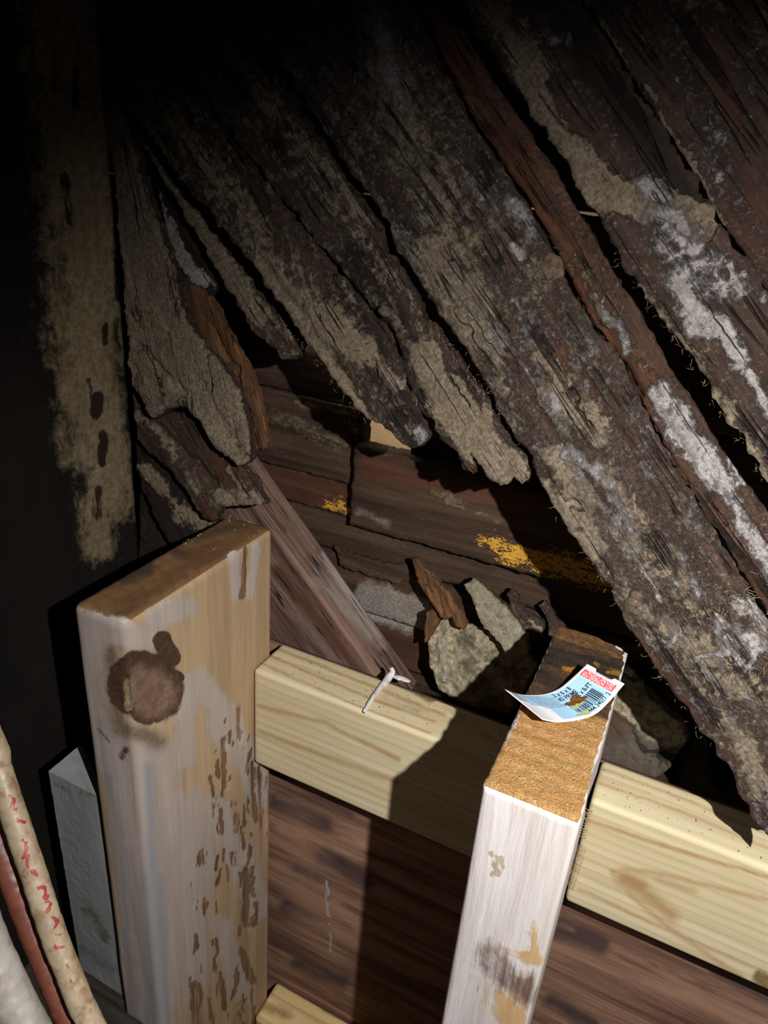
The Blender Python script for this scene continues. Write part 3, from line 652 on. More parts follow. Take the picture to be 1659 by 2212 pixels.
# ================================================================= DIAGONAL BRACE behind the rail
ybr = .402
pA = at_y(640, 1215, ybr); pB = at_y(806, 1448, ybr)
d = (pB-pA); d /= np.linalg.norm(d); nrm_up = np.array([-d[2], 0, d[0]]); nrm_up = nrm_up if nrm_up[2] > 0 else -nrm_up
rotm = np.stack([d, np.array([0, 1, 0]), np.cross(d, np.array([0, 1, 0]))], 1)
wdt = .088; dep = .036
cen = pA-nrm_up*wdt/2+d*(-.01)+np.array([0, dep/2, 0]); ln = .30
o = gridbox('diagonal_brace', cen-np.array([ln/2, dep/2, wdt/2]), cen+np.array([ln/2, dep/2, wdt/2]), M_BRACE,
            {'white': (.25, [([(690, 1250), (800, 1370)], 30, .62, .9), ([(620, 1080), (680, 1180)], 22, .5, .9), ([(700, 1200), (830, 1390)], 16, .75, .8)]), 'rust': (.35, [([(600, 1230), (760, 1430)], 16, .8), ([(600, 1320), (700, 1420)], 10, .7)])},
            step=.002, r=.003, relief=.0008, gaxis=0, seed=40, rot=rotm, cracks=[([(600, 1200), (780, 1430)], 3, .001), ([(600, 1260), (730, 1430)], 3, .001)])
tag(o, 'grey-brown weathered diagonal brace rising from the left rail behind the left post', 'brace')

# ================================================================= LEFT POST
PT = -.2165
knot_px = [([(305, 1480), (325, 1492)], 74, 1, .22), ([(352, 1385), (368, 1420)], 22, 1, .5), ([(385, 1465)], 16, 1, .5)]
knot_in = [([(325, 1490), (332, 1500)], 52, 1, .5)]
lp_layers = {
 'paint': (0, [([(165, 1350), (300, 1370)], 40, 1, .4), ([(330, 1340), (400, 1310)], 32, 1, .5), ([(200, 1420), (240, 1640)], 62, 1, .4), ([(250, 1600), (330, 1640)], 72, 1, .4), ([(300, 1640), (330, 2212)], 92, 1, .3), ([(400, 1760), (400, 2100)], 70, 1, .4),
               ([(480, 1560), (560, 1700)], 40, .62, .8), ([(470, 1750), (560, 1960)], 40, .85, .6), ([(480, 2000), (520, 2140)], 34, .7, .8), ([(400, 1480), (395, 1640)], 30, .9, .4), ([(430, 1470), (500, 1560)], 30, .58, 1),
               ([(505, 1200), (515, 1290)], 16, .75, .7), ([(555, 1180), (540, 1290)], 12, .6, .7), ([(300, 1400), (330, 1380)], 30, 1, .4)]),
 'blue': (0, [([(320, 1660), (330, 1900)], 16, .75, .9), ([(330, 1900), (345, 2212)], 24, 1, .9), ([(215, 1560), (260, 1800)], 18, .6, .9), ([(262, 1800), (290, 2212)], 14, .6, .9)]),
 'brown': (0, [([(548, 1650), (552, 1760)], 5, 1), ([(562, 1660), (570, 1790)], 5, 1), ([(575, 1680), (578, 1800)], 4, 1), ([(484, 1600), (488, 1700)], 5, .9), ([(515, 1530), (518, 1600)], 4, 1), ([(470, 1640), (472, 1680)], 5, .8),
               ([(535, 1880), (535, 2000)], 10, .9), ([(520, 2050), (545, 2120)], 14, .8), ([(420, 2130), (425, 2212)], 18, .9), ([(475, 2100), (485, 2180)], 8, .8), ([(450, 2160), (460, 2212)], 8, .8), ([(365, 1380), (368, 1400)], 10, .6), ([(532, 1170), (525, 1290)], 8, .62, 1), ([(455, 1680), (460, 1720)], 4, .8), ([(470, 1850), (466, 1880)], 4, .9), ([(500, 1840), (500, 1870)], 3, .8)]),
 'knot': (0, knot_px+[([(270, 1620), (262, 1640)], 18, .6, .9)]),
 'knotin': (0, knot_in), 'knotrim': (0, [([(240, 1410), (240, 1500), (262, 1570), (340, 1600)], 22, .8, 1)]),
 'resin': (0, [([(272, 1480), (276, 1530)], 12, .9, .6), ([(215, 1575), (240, 1600)], 6, .6)]),
 'enddark': (0, [([(270, 1245), (315, 1225)], 24, .8, .7), ([(380, 1190), (400, 1200)], 20, .6, .8), ([(420, 1160), (560, 1120)], 30, .52, .9), ([(300, 1310), (240, 1330)], 12, .5, 1)]),
}
lp_layers['paint'] = (0, [(a[0], a[1], .82, 1.1) for a in lp_layers['paint'][1]])
_r = random.Random(17); _b = []
for _ in range(95):
    _x = _r.triangular(395, 580, 540); _y = _r.uniform(1540 if _x > 460 else 1800, 2212); _l = _r.uniform(6, 46)
    _b.append(([(_x, _y), (_x+_r.uniform(-3, 3), _y+_l)], _r.uniform(1.4, 4.2), _r.uniform(.7, 1), 1))
lp_layers['brown'] = (0, [(a[0], a[1]*(.62 if a[1] > 6 else .9), 1, 1) for a in lp_layers['brown'][1]]+_b)
def lp_h(P, Pw, nn, px):
    k = stroke_mask(px, knot_px[:1])
    ring = np.sin(np.linalg.norm((px-np.array([318, 1490]))*np.array([1, .85]), axis=1)/9.0)
    side = (nn[:, 2] < .5)
    h = side*(-.0012*np.clip(k*1.4-.2, 0, 1)+.00012*ring*k)
    h += side*.0006*stroke_mask(px, [([(225, 1470), (235, 1540), (280, 1595), (330, 1600)], 18, 1, .9)])
    h += -.0018*side*stroke_mask(px, [([(548, 1650), (552, 1760)], 5, 1, .9), ([(562, 1660), (570, 1790)], 5, 1, .9), ([(484, 1600), (488, 1700)], 5, 1, .9), ([(516, 1530), (518, 1600)], 4, 1, .9), ([(535, 1880), (535, 2000)], 8, 1, .9), ([(272, 1470), (276, 1520)], 5, 1, .9)])
    h += side*.0008*(fbm(Pw*np.array([60, 60, 14]), 77, 3)-.5)
    return h
post_l = gridbox('timber_post', (-.2815, .2295, .002), (-.2435, .3685, zz(PT)), [M_POST, M_POSTEND], lp_layers, steps=(.0017, .002, .002), r=.005, relief=.0003, gaxis=2, seed=51, endmat=True, hfun=lp_h)
tag(post_l, 'thick left post with a large dark knot and patchy white paint', 'post')

# ================================================================= RIGHT POST
P2T = -.225
rp_layers = {
 'paint': (.75, [([(1060, 1740), (1200, 1790)], 90, 1, .3), ([(1010, 1900), (1180, 1950)], 150, 1, .3), ([(980, 2100), (1120, 2212)], 100, .85, .5), ([(1250, 1900), (1200, 2212)], 60, 1, .3)]),
 'paint2': (0, [([(1116, 1545), (1090, 1600)], 9, .8)]), 'endraw': (0, [([(1205, 1362), (1300, 1385), (1340, 1400)], 20, .9, .8)]),
 'stain': (0, [([(1064, 1842)], 8, 1), ([(1080, 1858)], 9, 1), ([(1066, 1868)], 7, 1), ([(1075, 1885)], 10, 1), ([(1062, 1890)], 7, .9), ([(1085, 1870)], 6, 1)]),
 'tan': (0, [([(1060, 2150), (1120, 2140)], 80, .44, 1), ([(1120, 2040)], 60, .42, 1), ([(1090, 2050), (1160, 2075)], 14, .7, .7), ([(1050, 2140), (1110, 2200)], 26, .85, .6), ([(1130, 2010), (1160, 2020)], 10, .5), ([(1150, 1990), (1160, 2060)], 14, .5)]),
 'brown': (0, [([(1060, 2060), (1090, 2100)], 34, .72, .9), ([(1090, 2110), (1130, 2130)], 28, .75, .9), ([(1045, 2080), (1060, 2110)], 20, .62)]),
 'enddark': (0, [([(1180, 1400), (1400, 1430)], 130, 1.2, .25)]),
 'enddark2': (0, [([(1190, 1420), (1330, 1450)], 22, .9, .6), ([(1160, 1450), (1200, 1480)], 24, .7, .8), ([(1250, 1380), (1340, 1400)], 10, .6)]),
 'gold': (0, [([(1218, 1444), (1240, 1447)], 8, .85), ([(1285, 1436), (1290, 1440)], 8, .6), ([(1310, 1450), (1340, 1455)], 9, .6), ([(1215, 1450), (1260, 1460)], 14, .45)])}
# the dark old stain starts behind the tag: far part of the end
def rp_attr_h(P, Pw, nn, px):
    top = (nn[:, 2] > .6)
    h = top*(.0007*(fbm(Pw*900, 5, 3)-.5)+.0004*np.sin(Pw[:, 1]*2*math.pi/.0085+2*fbm(Pw*60, 9, 2)))
    chop = np.clip((Pw[:, 1]-.350)/.016, 0, 1)*np.clip((Pw[:, 0]+.022)/.017, 0, 1)
    h -= top*chop*.004
    side = ~top
    h += side*.0006*stroke_mask(px, [([(1060, 2070), (1110, 2100)], 36, 1, .9)])*(fbm(Pw*250, 6, 3)*2-.6)
    h -= (nn[:, 0] > .5)*.0012*stroke_mask(px, [([(1306, 1530), (1268, 1760)], 3, 1, .9)])
    return h
post_r = gridbox('timber_post', (-.0445, .2265, .002), (-.0035, .3680, zz(P2T)), [M_POST2, M_POST2END], rp_layers, steps=(.0015, .002, .002), r=.0022, relief=.0004, gaxis=2, seed=52, amp=20, endmat=True, hfun=rp_attr_h)
tag(post_r, 'white-painted right post with a raw orange sawn top carrying the paper tag', 'post')

# ================================================================= RAILS
RZ = -.3185
rl = gridbox('pine_rail', (-.2425, .342, zz(RZ-.088)), (-.0455, .380, zz(RZ)), M_RAIL,
             {'stain': (.08, [([(875, 1470), (930, 1500)], 18, .95, .7), ([(840, 1500), (900, 1530)], 40, .42, .9), ([(960, 1530), (1060, 1590)], 30, .4, .9)]),
              'dark': (0, [([(560, 1525), (700, 1560), (860, 1640)], 7, .7, 1), ([(560, 1580), (720, 1640), (860, 1690)], 8, .65, 1), ([(600, 1400), (820, 1490), (960, 1545)], 5, .75, 1), ([(570, 1412), (790, 1505), (940, 1560)], 4, .7, 1), ([(545, 1425), (760, 1520), (930, 1585)], 4, .7, 1)])},
             step=.0018, r=.003, relief=.0002, gaxis=0, seed=61, amp=8)
tag(rl, 'yellowish pine rail between the two posts, half in the right post shadow', 'rail')
rr = gridbox('pine_rail', (-.0025, .342, zz(RZ-.088)), (.36, .380, zz(RZ)), M_RAIL,
             {'stain': (.06, [([(1640, 2110), (1659, 2125)], 18, .8, .7)]),
              'dark': (0, [([(1322, 1882), (1345, 1880), (1400, 1882), (1500, 1905), (1700, 1955)], 9, .66, 1), ([(1322, 1885), (1360, 1930), (1440, 2000), (1600, 2110)], 10, .6, 1), ([(1350, 1898), (1385, 1915)], 24, .85, 1), ([(1385, 1920), (1450, 1975)], 24, .7, 1), ([(1420, 1900), (1500, 1925)], 14, .6, 1), ([(1270, 1772), (1450, 1832), (1700, 1908)], 6, .75, 1), ([(1250, 1920), (1400, 1990), (1700, 2120)], 6, .6, 1),
                       ([(1290, 1690), (1480, 1755), (1700, 1850)], 5, .6, 1), ([(1300, 1660), (1500, 1735), (1700, 1820)], 5, .6, 1)])},
             step=.0018, r=.003, relief=.0002, gaxis=0, seed=62, amp=8)
tag(rr, 'bright pine rail right of the white post, shaded by the plank tip', 'rail')
# faded stamp rows on its face
def stamp(px, py, lines, parent):
    V = []; Fc = []
    ys = .3413
    def q(a, b, c, dd):
        i = len(V); V.extend([a, b, c, dd]); Fc.append((i, i+1, i+2, i+3))
    rnd = random.Random(5)
    for (x0, y0, x1, y1, wd, nn_) in lines:
        A_ = at_y(x0, y0, ys); B_ = at_y(x1, y1, ys); t = (B_-A_)/nn_; tn = t/np.linalg.norm(t); s = np.array([tn[2], 0, -tn[0]])
        for k in range(nn_):
            c = A_+t*k; g = rnd.choice('IEHLFI')
            a1 = s*wd; th = tn*.00035
            q(c, c+th, c+th+a1, c+a1)
            if g in 'EFL': q(c, c+tn*.0011, c+tn*.0011+s*.0004, c+s*.0004)
            if g in 'EFH': q(c+a1*.5, c+a1*.5+tn*.0011, c+a1*.5+tn*.0011+s*.0004, c+a1*.5+s*.0004)
            if g == 'H': q(c+tn*.0011, c+tn*.0014, c+tn*.0014+a1, c+tn*.0011+a1)
    c0 = np.mean(V, axis=0); me = make_mesh('ink_stamp', np.array(V)-c0, Fc, smooth=False)
    o = link('ink_stamp', me, M_STAMP); o.location = c0; bpy.context.view_layer.update()
    o.parent = parent; o.matrix_parent_inverse = parent.matrix_world.inverted()
    o['label'] = 'faint brown stamped lettering, unreadable'; return o
stamp(0, 0, [(1280, 1752, 1264, 1815, .005, 11), (1268, 1830, 1238, 1925, .0035, 20), (1254, 1828, 1228, 1915, .0025, 22)], rr)
lrail = gridbox('pine_rail', (-.2425, .342, zz(-.813)), (.36, .380, zz(-.725)), M_RAIL2, {'stain': (0, [([(560, 2170), (620, 2190)], 22, .6, .9), ([(700, 2180), (780, 2212)], 12, .6)])},
                step=.003, r=.003, relief=.0002, gaxis=0, seed=63)
tag(lrail, 'lowest golden pine rail at the bottom edge, beside the left post foot', 'rail')

# ================================================================= PLYWOOD behind the rails
ply = gridbox('plywood_panel', (-.30, .3835, .002), (.40, .392, zz(-.328)), M_PLY,
              {'dark': (.25, [([(600, 1730), (700, 1780)], 26, .75, .9), ([(700, 1850), (790, 1900)], 30, .7, .9), ([(640, 1880), (680, 1900)], 20, .7, .9), ([(620, 1960), (700, 2000)], 20, .7, .9), ([(640, 2080), (740, 2120)], 24, .65, .9), ([(600, 1670), (760, 1760)], 14, .6),
                              ([(1200, 2000), (1300, 2040)], 30, .7, .9), ([(1190, 2160), (1280, 2212)], 26, .65, .9), ([(1540, 2100), (1659, 2160)], 16, .6, .9)]),
               'tan': (.28, [([(640, 1780), (720, 2050)], 90, .5, 1), ([(610, 1790), (780, 1830)], 22, .7, .9), ([(600, 1870), (700, 1920)], 14, .6, .9), ([(720, 1950), (780, 2010)], 16, .7, .9), ([(600, 1720), (640, 1740)], 12, .5), ([(1180, 1990), (1240, 2010)], 10, .5), ([(1320, 2040), (1500, 2120)], 14, .5, .9), ([(1400, 2120), (1659, 2212)], 30, .48, .9)]),
               'white': (0, [([(705, 1905), (708, 1980)], 3, 1), ([(708, 1995)], 3, 1), ([(712, 2010), (714, 2060)], 2.5, .8)])},
              step=.0025, r=.0008, relief=.0003, gaxis=0, seed=64)
tag(ply, 'purple-brown weathered plywood panel behind the posts, below the rails', 'panel')

# sill that carries the debris
sl = gridbox('ledge_board', (-.165, .3945, zz(-.375)), (.40, .449, zz(-.357)), M_BACK, {'mold': (.2, []), 'rust': (.1, []), 'gold': (.1, []), 'white': (0, [])}, step=.004, r=.001, gaxis=0, seed=65)
tag(sl, 'dark ledge board behind the upper rails, carrying the mouldy debris', 'ledge')

# ================================================================= GREY BOARD, DARK BEAM
bz0, bz1 = -.5705, -.366
V = [];
prof = [(-.3300, .2350), (-.2855, .2350), (-.2850, .2385), (-.3270, .2620), (-.3310, .2620)]
NZ = 90
for k in range(NZ+1):
    z = bz0+(bz1-bz0)*k/NZ
    for (x, y) in prof: V.append((x, y, zz(z)))
Vd = np.array(V); Vn = []; Fq = []
# densify across the profile
def dens(prof, st=.002):
    out = []
    for i in range(len(prof)):
        a = np.array(prof[i]); b = np.array(prof[(i+1) % len(prof)]); k = max(1, int(np.linalg.norm(b-a)/st))
        for j in range(k): out.append(a+(b-a)*j/k)
    return np.array(out)
pr = dens(prof); m = len(pr)
for k in range(NZ+1):
    z = bz0+(bz1-bz0)*k/NZ
    jit = (fbm(np.c_[pr*300, np.full(m, z*300)], 8, 3)-.5)*.0008
    cc = pr.mean(0); dr = pr-cc; dr /= np.linalg.norm(dr, axis=1)[:, None]
    Vn.append(np.c_[pr+dr*jit[:, None], np.full(m, zz(z))])
Vn = np.concatenate(Vn)
for k in range(NZ):
    for j in range(m): Fq.append((k*m+j, k*m+(j+1) % m, (k+1)*m+(j+1) % m, (k+1)*m+j))
Fq.append(tuple(range(NZ*m, (NZ+1)*m))); Fq.append(tuple(reversed(range(m))))
org = np.array([-.305, .245, zz(bz0)])
at, _ = paint(Vn, {'stain': (.2, [([(190, 1960), (230, 2030)], 14, .65, .9), ([(185, 2050), (240, 2100)], 20, .5, .9), ([(120, 1690), (205, 1725)], 5, .6)])}, 5)
me = make_mesh('grey_board', Vn-org, Fq, at, smooth=False)
gb = link('grey_board', me, M_GREY, None, Matrix.Translation(Vector(org)))
tag(gb, 'short pale grey board wedged upright against the left post', 'board')
bm_ = gridbox('dark_beam', (-.371, .150, zz(-.66)), (-.18, .2285, zz(-.5715)), M_BEAM, None, step=.004, r=.002, gaxis=0, seed=66)
tag(bm_, 'dark beam crossing in front of the left post foot at the bottom left', 'beam')
pk = gridbox('dark_block', (-.371, .2300, zz(-.66)), (-.2835, .29, zz(-.5715)), M_BEAM, None, step=.004, r=.002, gaxis=0, seed=67)
tag(pk, 'dark block under the grey board, left of the left post', 'block')

# ================================================================= HOSES
dirt1 = {'dirt': (.40, [([(40, 1700), (206, 2200)], 12, .55, 1)]), 'red': (0, [
    ([(20, 1722), (36, 1728), (24, 1745), (36, 1750)], 4, 1), ([(30, 1770), (48, 1772)], 4, .8), ([(52, 1815), (60, 1822), (58, 1850), (66, 1846), (62, 1870)], 4, 1), ([(70, 1880), (78, 1890)], 5, 1),
    ([(82, 1915), (96, 1912), (90, 1935), (100, 1930)], 4, 1), ([(92, 1945), (104, 1950), (96, 1970)], 4, 1), ([(108, 1985), (120, 1990), (112, 2005)], 4, .9), ([(118, 2020), (130, 2022)], 4, .8),
    ([(126, 2040), (138, 2048)], 4, .8), ([(140, 2080), (150, 2090)], 4, .7), ([(150, 2110), (160, 2118)], 4, .7)])}
def hose(name, cen, depth, rpx, mat, label, layers, seed):
    pts = [at_d(x, y, depth) for x, y in cen]
    q0 = at_d(cen[0][0]-420, cen[0][1]-420, depth+.02); pre = [np.array([-.371, q0[1], q0[2]]), q0, at_d(cen[0][0]-120, cen[0][1]-230, depth+.005)]
    end = pts[-1]; post = [end+np.array([.012, -.004, -.05]), np.array([end[0]+.022, end[1]-.01, .25]), np.array([end[0]+.022, end[1]-.012, .012])]
    o = tube(name, pre+pts+post, depth*rpx/F, mat, n=22, seg=40, layers=layers, seed=seed, rough=.0003)
    return tag(o, label, 'hose')
hose('flexible_hose', [(-18, 1600), (-3, 1660), (22, 1735), (48, 1815), (72, 1885), (96, 1960), (122, 2035), (148, 2100), (172, 2160), (200, 2220), (235, 2290)], .250, 26, M_HOSE1,
     'cream hose with worn red lettering curving down the lower left edge', dirt1, 1)
hose('flexible_hose', [(-62, 1700), (-40, 1745), (-12, 1800), (14, 1862), (38, 1925), (62, 1990), (90, 2055), (118, 2125), (146, 2190), (182, 2262)], .2575, 28, M_HOSE2,
     'brick-red hose between the cream hose and the grey-white hose', {'dirt': (.1, []), 'red': (0, [])}, 2)
hose('flexible_hose', [(-125, 1836), (-86, 1896), (-54, 1966), (-26, 2042), (5, 2112), (38, 2180), (74, 2248), (110, 2318)], .244, 42, M_HOSE3,
     'thick grey-white hose in the bottom left corner', {'dirt': (.3, []), 'red': (0, [])}, 3)

# ================================================================= DEBRIS behind the rails
DP = (0, .412, zz(-.33)); DN = np.array([0, -.93, .37])
def debris(outline, P0, n, th, label, layers, seed, mat=None, name='rotted_wood_chunk', cat='wood chunk', ud=(.6, .3, -.7), **kw):
    base = {'mold': (0, []), 'white': (0, []), 'black': (0, []), 'gold': (0, [])}; base.update(layers)
    o = slab(name, outline, P0, n, ud, th, mat or M_DEB, base, seed=seed, step=kw.pop('step', .0013), edge=kw.pop('edge', .0012), relief=kw.pop('relief', .0008), warp=kw.pop('warp', .0012), **kw)
    return tag(o, label, cat)
debris([(925, 1375), (945, 1345), (968, 1330), (985, 1322), (995, 1345), (1030, 1352), (1060, 1350), (1090, 1362), (1120, 1400), (1160, 1430), (1130, 1500), (1100, 1540), (1040, 1530), (985, 1512), (950, 1488), (928, 1440)],
       (0, .409, zz(-.345)), (0, -.9, .42), .012, 'big fan-shaped chunk crusted with cream mould, lying behind the rail', {'mold': (.8, []), 'black': (.35, [([(1000, 1380), (1100, 1450)], 30, .6, .9), ([(1060, 1350), (1100, 1380)], 18, .6)]), 'white': (.3, [([(950, 1380), (960, 1460)], 20, .6)])}, 201, moldh=.002)
debris([(1004, 1262), (1022, 1250), (1048, 1268), (1085, 1305), (1118, 1345), (1145, 1378), (1140, 1412), (1105, 1425), (1075, 1385), (1045, 1350), (1030, 1320), (1015, 1290)],
       (0, .418, zz(-.30)), (0.05, -.93, .3), .009, 'cream-crusted splinter pointing up behind the fan-shaped chunk', {'mold': (.95, []), 'white': (.5, [])}, 202, moldh=.002)
debris([(888, 1206), (902, 1204), (918, 1228), (940, 1245), (962, 1272), (985, 1312), (1010, 1345), (1000, 1360), (985, 1352), (978, 1330), (960, 1338), (948, 1335), (928, 1300), (905, 1262), (896, 1240)],
       (0, .414, zz(-.30)), (0, -.95, .3), .007, 'orange-brown pointed splinter, leftmost above the fan-shaped chunk', {'mold': (.1, [])}, 203, mat=M_LATH, name='wood_splinter', cat='wood splinter', relief=.0015, ud=(.5, 0, -.85),
       cracks=[([(930, 1255), (985, 1340)], 3, .002), ([(905, 1225), (960, 1320)], 2.5, .002)])
debris([(922, 1322), (935, 1318), (950, 1338), (940, 1352), (928, 1372), (918, 1385), (914, 1350)], (0, .402, zz(-.315)), (-.1, -.95, .25), .006, 'small orange-brown flake standing on the left rim of the fan-shaped chunk', {'mold': (.1, [])}, 204, mat=M_LATH, name='wood_splinter', cat='wood splinter', ud=(.2, 0, -1))
debris([(998, 1262), (1008, 1258), (1016, 1290), (1030, 1325), (1050, 1352), (1056, 1372), (1040, 1380), (1022, 1352), (1008, 1320)], (0, .413, zz(-.31)), (-.2, -.9, .3), .010, 'dark brown rind along the left side of the cream splinter', {'mold': (.15, [])}, 205, mat=M_ROT, name='wood_splinter', cat='wood splinter', relief=.0015)
debris([(1093, 1285), (1104, 1272), (1118, 1288), (1132, 1318), (1160, 1335), (1178, 1352), (1168, 1372), (1150, 1385), (1130, 1368), (1118, 1345), (1106, 1318)], (0, .421, zz(-.30)), (0, -.93, .3), .006, 'thin grey-brown splinter between the cream splinter and the white post', {'mold': (.35, [([(1140, 1340), (1175, 1355)], 8, .8)])}, 206, mat=M_ROT, name='wood_splinter', cat='wood splinter')
debris([(1162, 1308), (1176, 1300), (1188, 1312), (1200, 1335), (1225, 1350), (1222, 1400), (1195, 1420), (1185, 1372), (1180, 1332)], (0, .426, zz(-.30)), (0, -.93, .3), .006, 'short brown splinter just left of the far end of the white post', {'mold': (.3, [])}, 207, mat=M_ROT, name='wood_splinter', cat='wood splinter')
debris([(1348, 1432), (1372, 1450), (1400, 1480), (1450, 1530), (1478, 1560), (1490, 1590), (1470, 1620), (1452, 1660), (1400, 1690), (1330, 1680), (1290, 1660), (1290, 1560), (1320, 1470)],
       (0, .412, zz(-.325)), (0, -.85, .5), .014, 'large chunk right of the white post with a pale mould face and dark foot',
       {'mold': (.3, [([(1345, 1490), (1390, 1540)], 40, 1, .5), ([(1390, 1540), (1440, 1590)], 44, .95, .5)]), 'white': (.2, [([(1350, 1440), (1380, 1470)], 14, .9)]), 'black': (.35, [([(1320, 1620), (1460, 1640)], 40, .8, .9)])}, 208, moldh=.002, step=.0015)
debris([(1400, 1440), (1440, 1470), (1490, 1530), (1525, 1600), (1540, 1690), (1580, 1760), (1500, 1740), (1460, 1680), (1480, 1600), (1420, 1520)],
       (0, .433, zz(-.33)), (0, -.9, .45), .010, 'olive-stained dark chunk in the shade between the pale chunk and the wide plank',
       {'mold': (.2, [([(1490, 1600), (1530, 1650)], 24, .6)]), 'gold': (.7, []), 'black': (.4, [])}, 209, step=.0018)
debris([(1338, 1425), (1352, 1430), (1366, 1442), (1372, 1455), (1362, 1462), (1350, 1452), (1336, 1440)], (0, .400, zz(-.305)), (0, -.8, .6), .004, 'small pale crumb at the right rear corner of the white post', {'white': (1, [])}, 210, step=.001)

# caulk dribble on the left rail
cz = RZ+.0012
tube('caulk_dribble', [at_z(787, 1538, cz), at_z(800, 1515, cz+.0004), at_z(812, 1498, cz), at_z(826, 1480, cz), at_z(838, 1466, cz), at_z(848, 1452, cz+.003), at_z(845, 1442, cz+.006)],
     [.0012, .0016, .0016, .0020, .0028, .0018, .0012], M_CAULK, n=8, seg=14, rough=.0005, seed=5)
tag(C.objects[-1], 'thin white crumpled dribble lying across the left rail', 'caulk')
tube('caulk_blob', [at_z(850, 1461, cz+.001), at_z(862, 1464, cz+.0018), at_z(874, 1468, cz+.0012), at_z(886, 1473, cz+.0004)], [.0012, .0032, .0030, .001], M_CAULK, n=8, seg=14, rough=.0006, seed=6, flat=.5)
tag(C.objects[-1], 'small white lump beside the dribble on the left rail edge', 'caulk')

# ================================================================= PAPER TAG
up_px = [(1090, 1488), (1112, 1496), (1137, 1500), (1176, 1498), (1207, 1487), (1234, 1466), (1268, 1434)]
lo_px = [(1172, 1554), (1190, 1558), (1210, 1559.5), (1253, 1554), (1288, 1541), (1318, 1513), (1349, 1477)]
hts = [.0095, .0062, .0038, .0014, .0020, .0050, .0095]
def zt(h): return P2T+.0006+h
UPc = catmull([at_z(x, y, zt(h)) for (x, y), h in zip(up_px, hts)], 8)
LOc = catmull([at_z(x, y, zt(h)) for (x, y), h in zip(lo_px, hts)], 8)
mid = (UPc+LOc)/2; seglen = np.r_[0, np.cumsum(np.linalg.norm(np.diff(mid, axis=0), axis=1))]; LEN = seglen[-1]
WID = np.mean(np.linalg.norm(UPc-LOc, axis=1))
def surf(u, v, off=0.0):
    """u along the tag in metres from its left tip, v across from the lower edge, both in metres"""
    t = np.clip(np.asarray(u, float), 0, LEN); vv = np.asarray(v, float)/WID
    a = np.stack([np.interp(t, seglen, UPc[:, i]) for i in range(3)], -1); b = np.stack([np.interp(t, seglen, LOc[:, i]) for i in range(3)], -1)
    p = b+(a-b)*vv[..., None]
    e = .0006
    a2 = np.stack([np.interp(np.clip(t+e, 0, LEN), seglen, UPc[:, i])-np.interp(np.clip(t-e, 0, LEN), seglen, UPc[:, i]) for i in range(3)], -1)
    n = np.cross(a2, a-b); n /= np.linalg.norm(n, axis=-1)[..., None]+1e-12
    n = n*np.sign(n[..., 2:3]+1e-9)
    return p+n*off
tag_root = bpy.data.objects.new('lumber_tag', None); C.objects.link(tag_root)
tag_org = surf(LEN/2, WID/2)
tag_root.location = tag_org; tag_root.empty_display_size = .01
tag(tag_root, 'curled blue and white paper price tag with barcode on the right post top', 'tag')
def sheet(name, outline_cells, mat, off, label=None, thick=0.0):
    """quads in (u,v) mapped on the tag surface"""
    V = []; Fc = []
    for (u0, v0, u1, v1) in outline_cells:
        nu = max(1, int(abs(u1-u0)/.0012)); nv = max(1, int(abs(v1-v0)/.006))
        U, Vv = np.meshgrid(np.linspace(u0, u1, nu+1), np.linspace(v0, v1, nv+1), indexing='ij')
        P = surf(U.ravel(), Vv.ravel(), off); b = len(V); V.extend(P)
        for i in range(nu):
            for j in range(nv):
                a = b+i*(nv+1)+j; Fc.append((a, a+nv+1, a+nv+2, a+1))
    me = make_mesh(name, np.array(V)-tag_org, Fc)
    o = link(name, me, mat, tag_root)
    if label: o['label'] = label
    return o
def paper():
    nu, nv = 60, 20; V = []; Fc = []
    for s, off in ((0, 0.0), (1, -.00025)):
        for i in range(nu+1):
            for j in range(nv+1):
                u = LEN*i/nu; v = WID*j/nv
                if i == nu and WID*.28 < v < WID*.72: u -= .0016     # notched end
                if i == nu-1 and WID*.28 < v < WID*.72: u -= .0012
                V.append(surf(u, v, off))
    n1 = (nu+1)*(nv+1)
    for i in range(nu):
        for j in range(nv):
            a = i*(nv+1)+j; Fc.append((a, a+nv+1, a+nv+2, a+1)); Fc.append((a+n1, a+1+n1, a+nv+2+n1, a+nv+1+n1))
    for i in range(nu):
        for j in (0, nv):
            a = i*(nv+1)+j; b = a+nv+1; Fc.append((a, b, b+n1, a+n1) if j else (b, a, a+n1, b+n1))
    for j in range(nv):
        for i in (0, nu):
            a = i*(nv+1)+j; b = a+1; Fc.append((a, b, b+n1, a+n1))
    me = make_mesh('paper', np.array(V)-tag_org, Fc); return link('paper', me, M_LWHITE, tag_root)
paper()
L_, W_ = LEN, WID
sheet('blue_panel', [(L_*.30, W_*.07, L_*.855, W_*.93), (L_*.14, W_*.55, L_*.30, W_*.93)], M_LBLUE, .00012)
sheet('red_panel', [(L_*.862, W_*.10, L_*.945, W_*.93)], M_LRED, .00014)
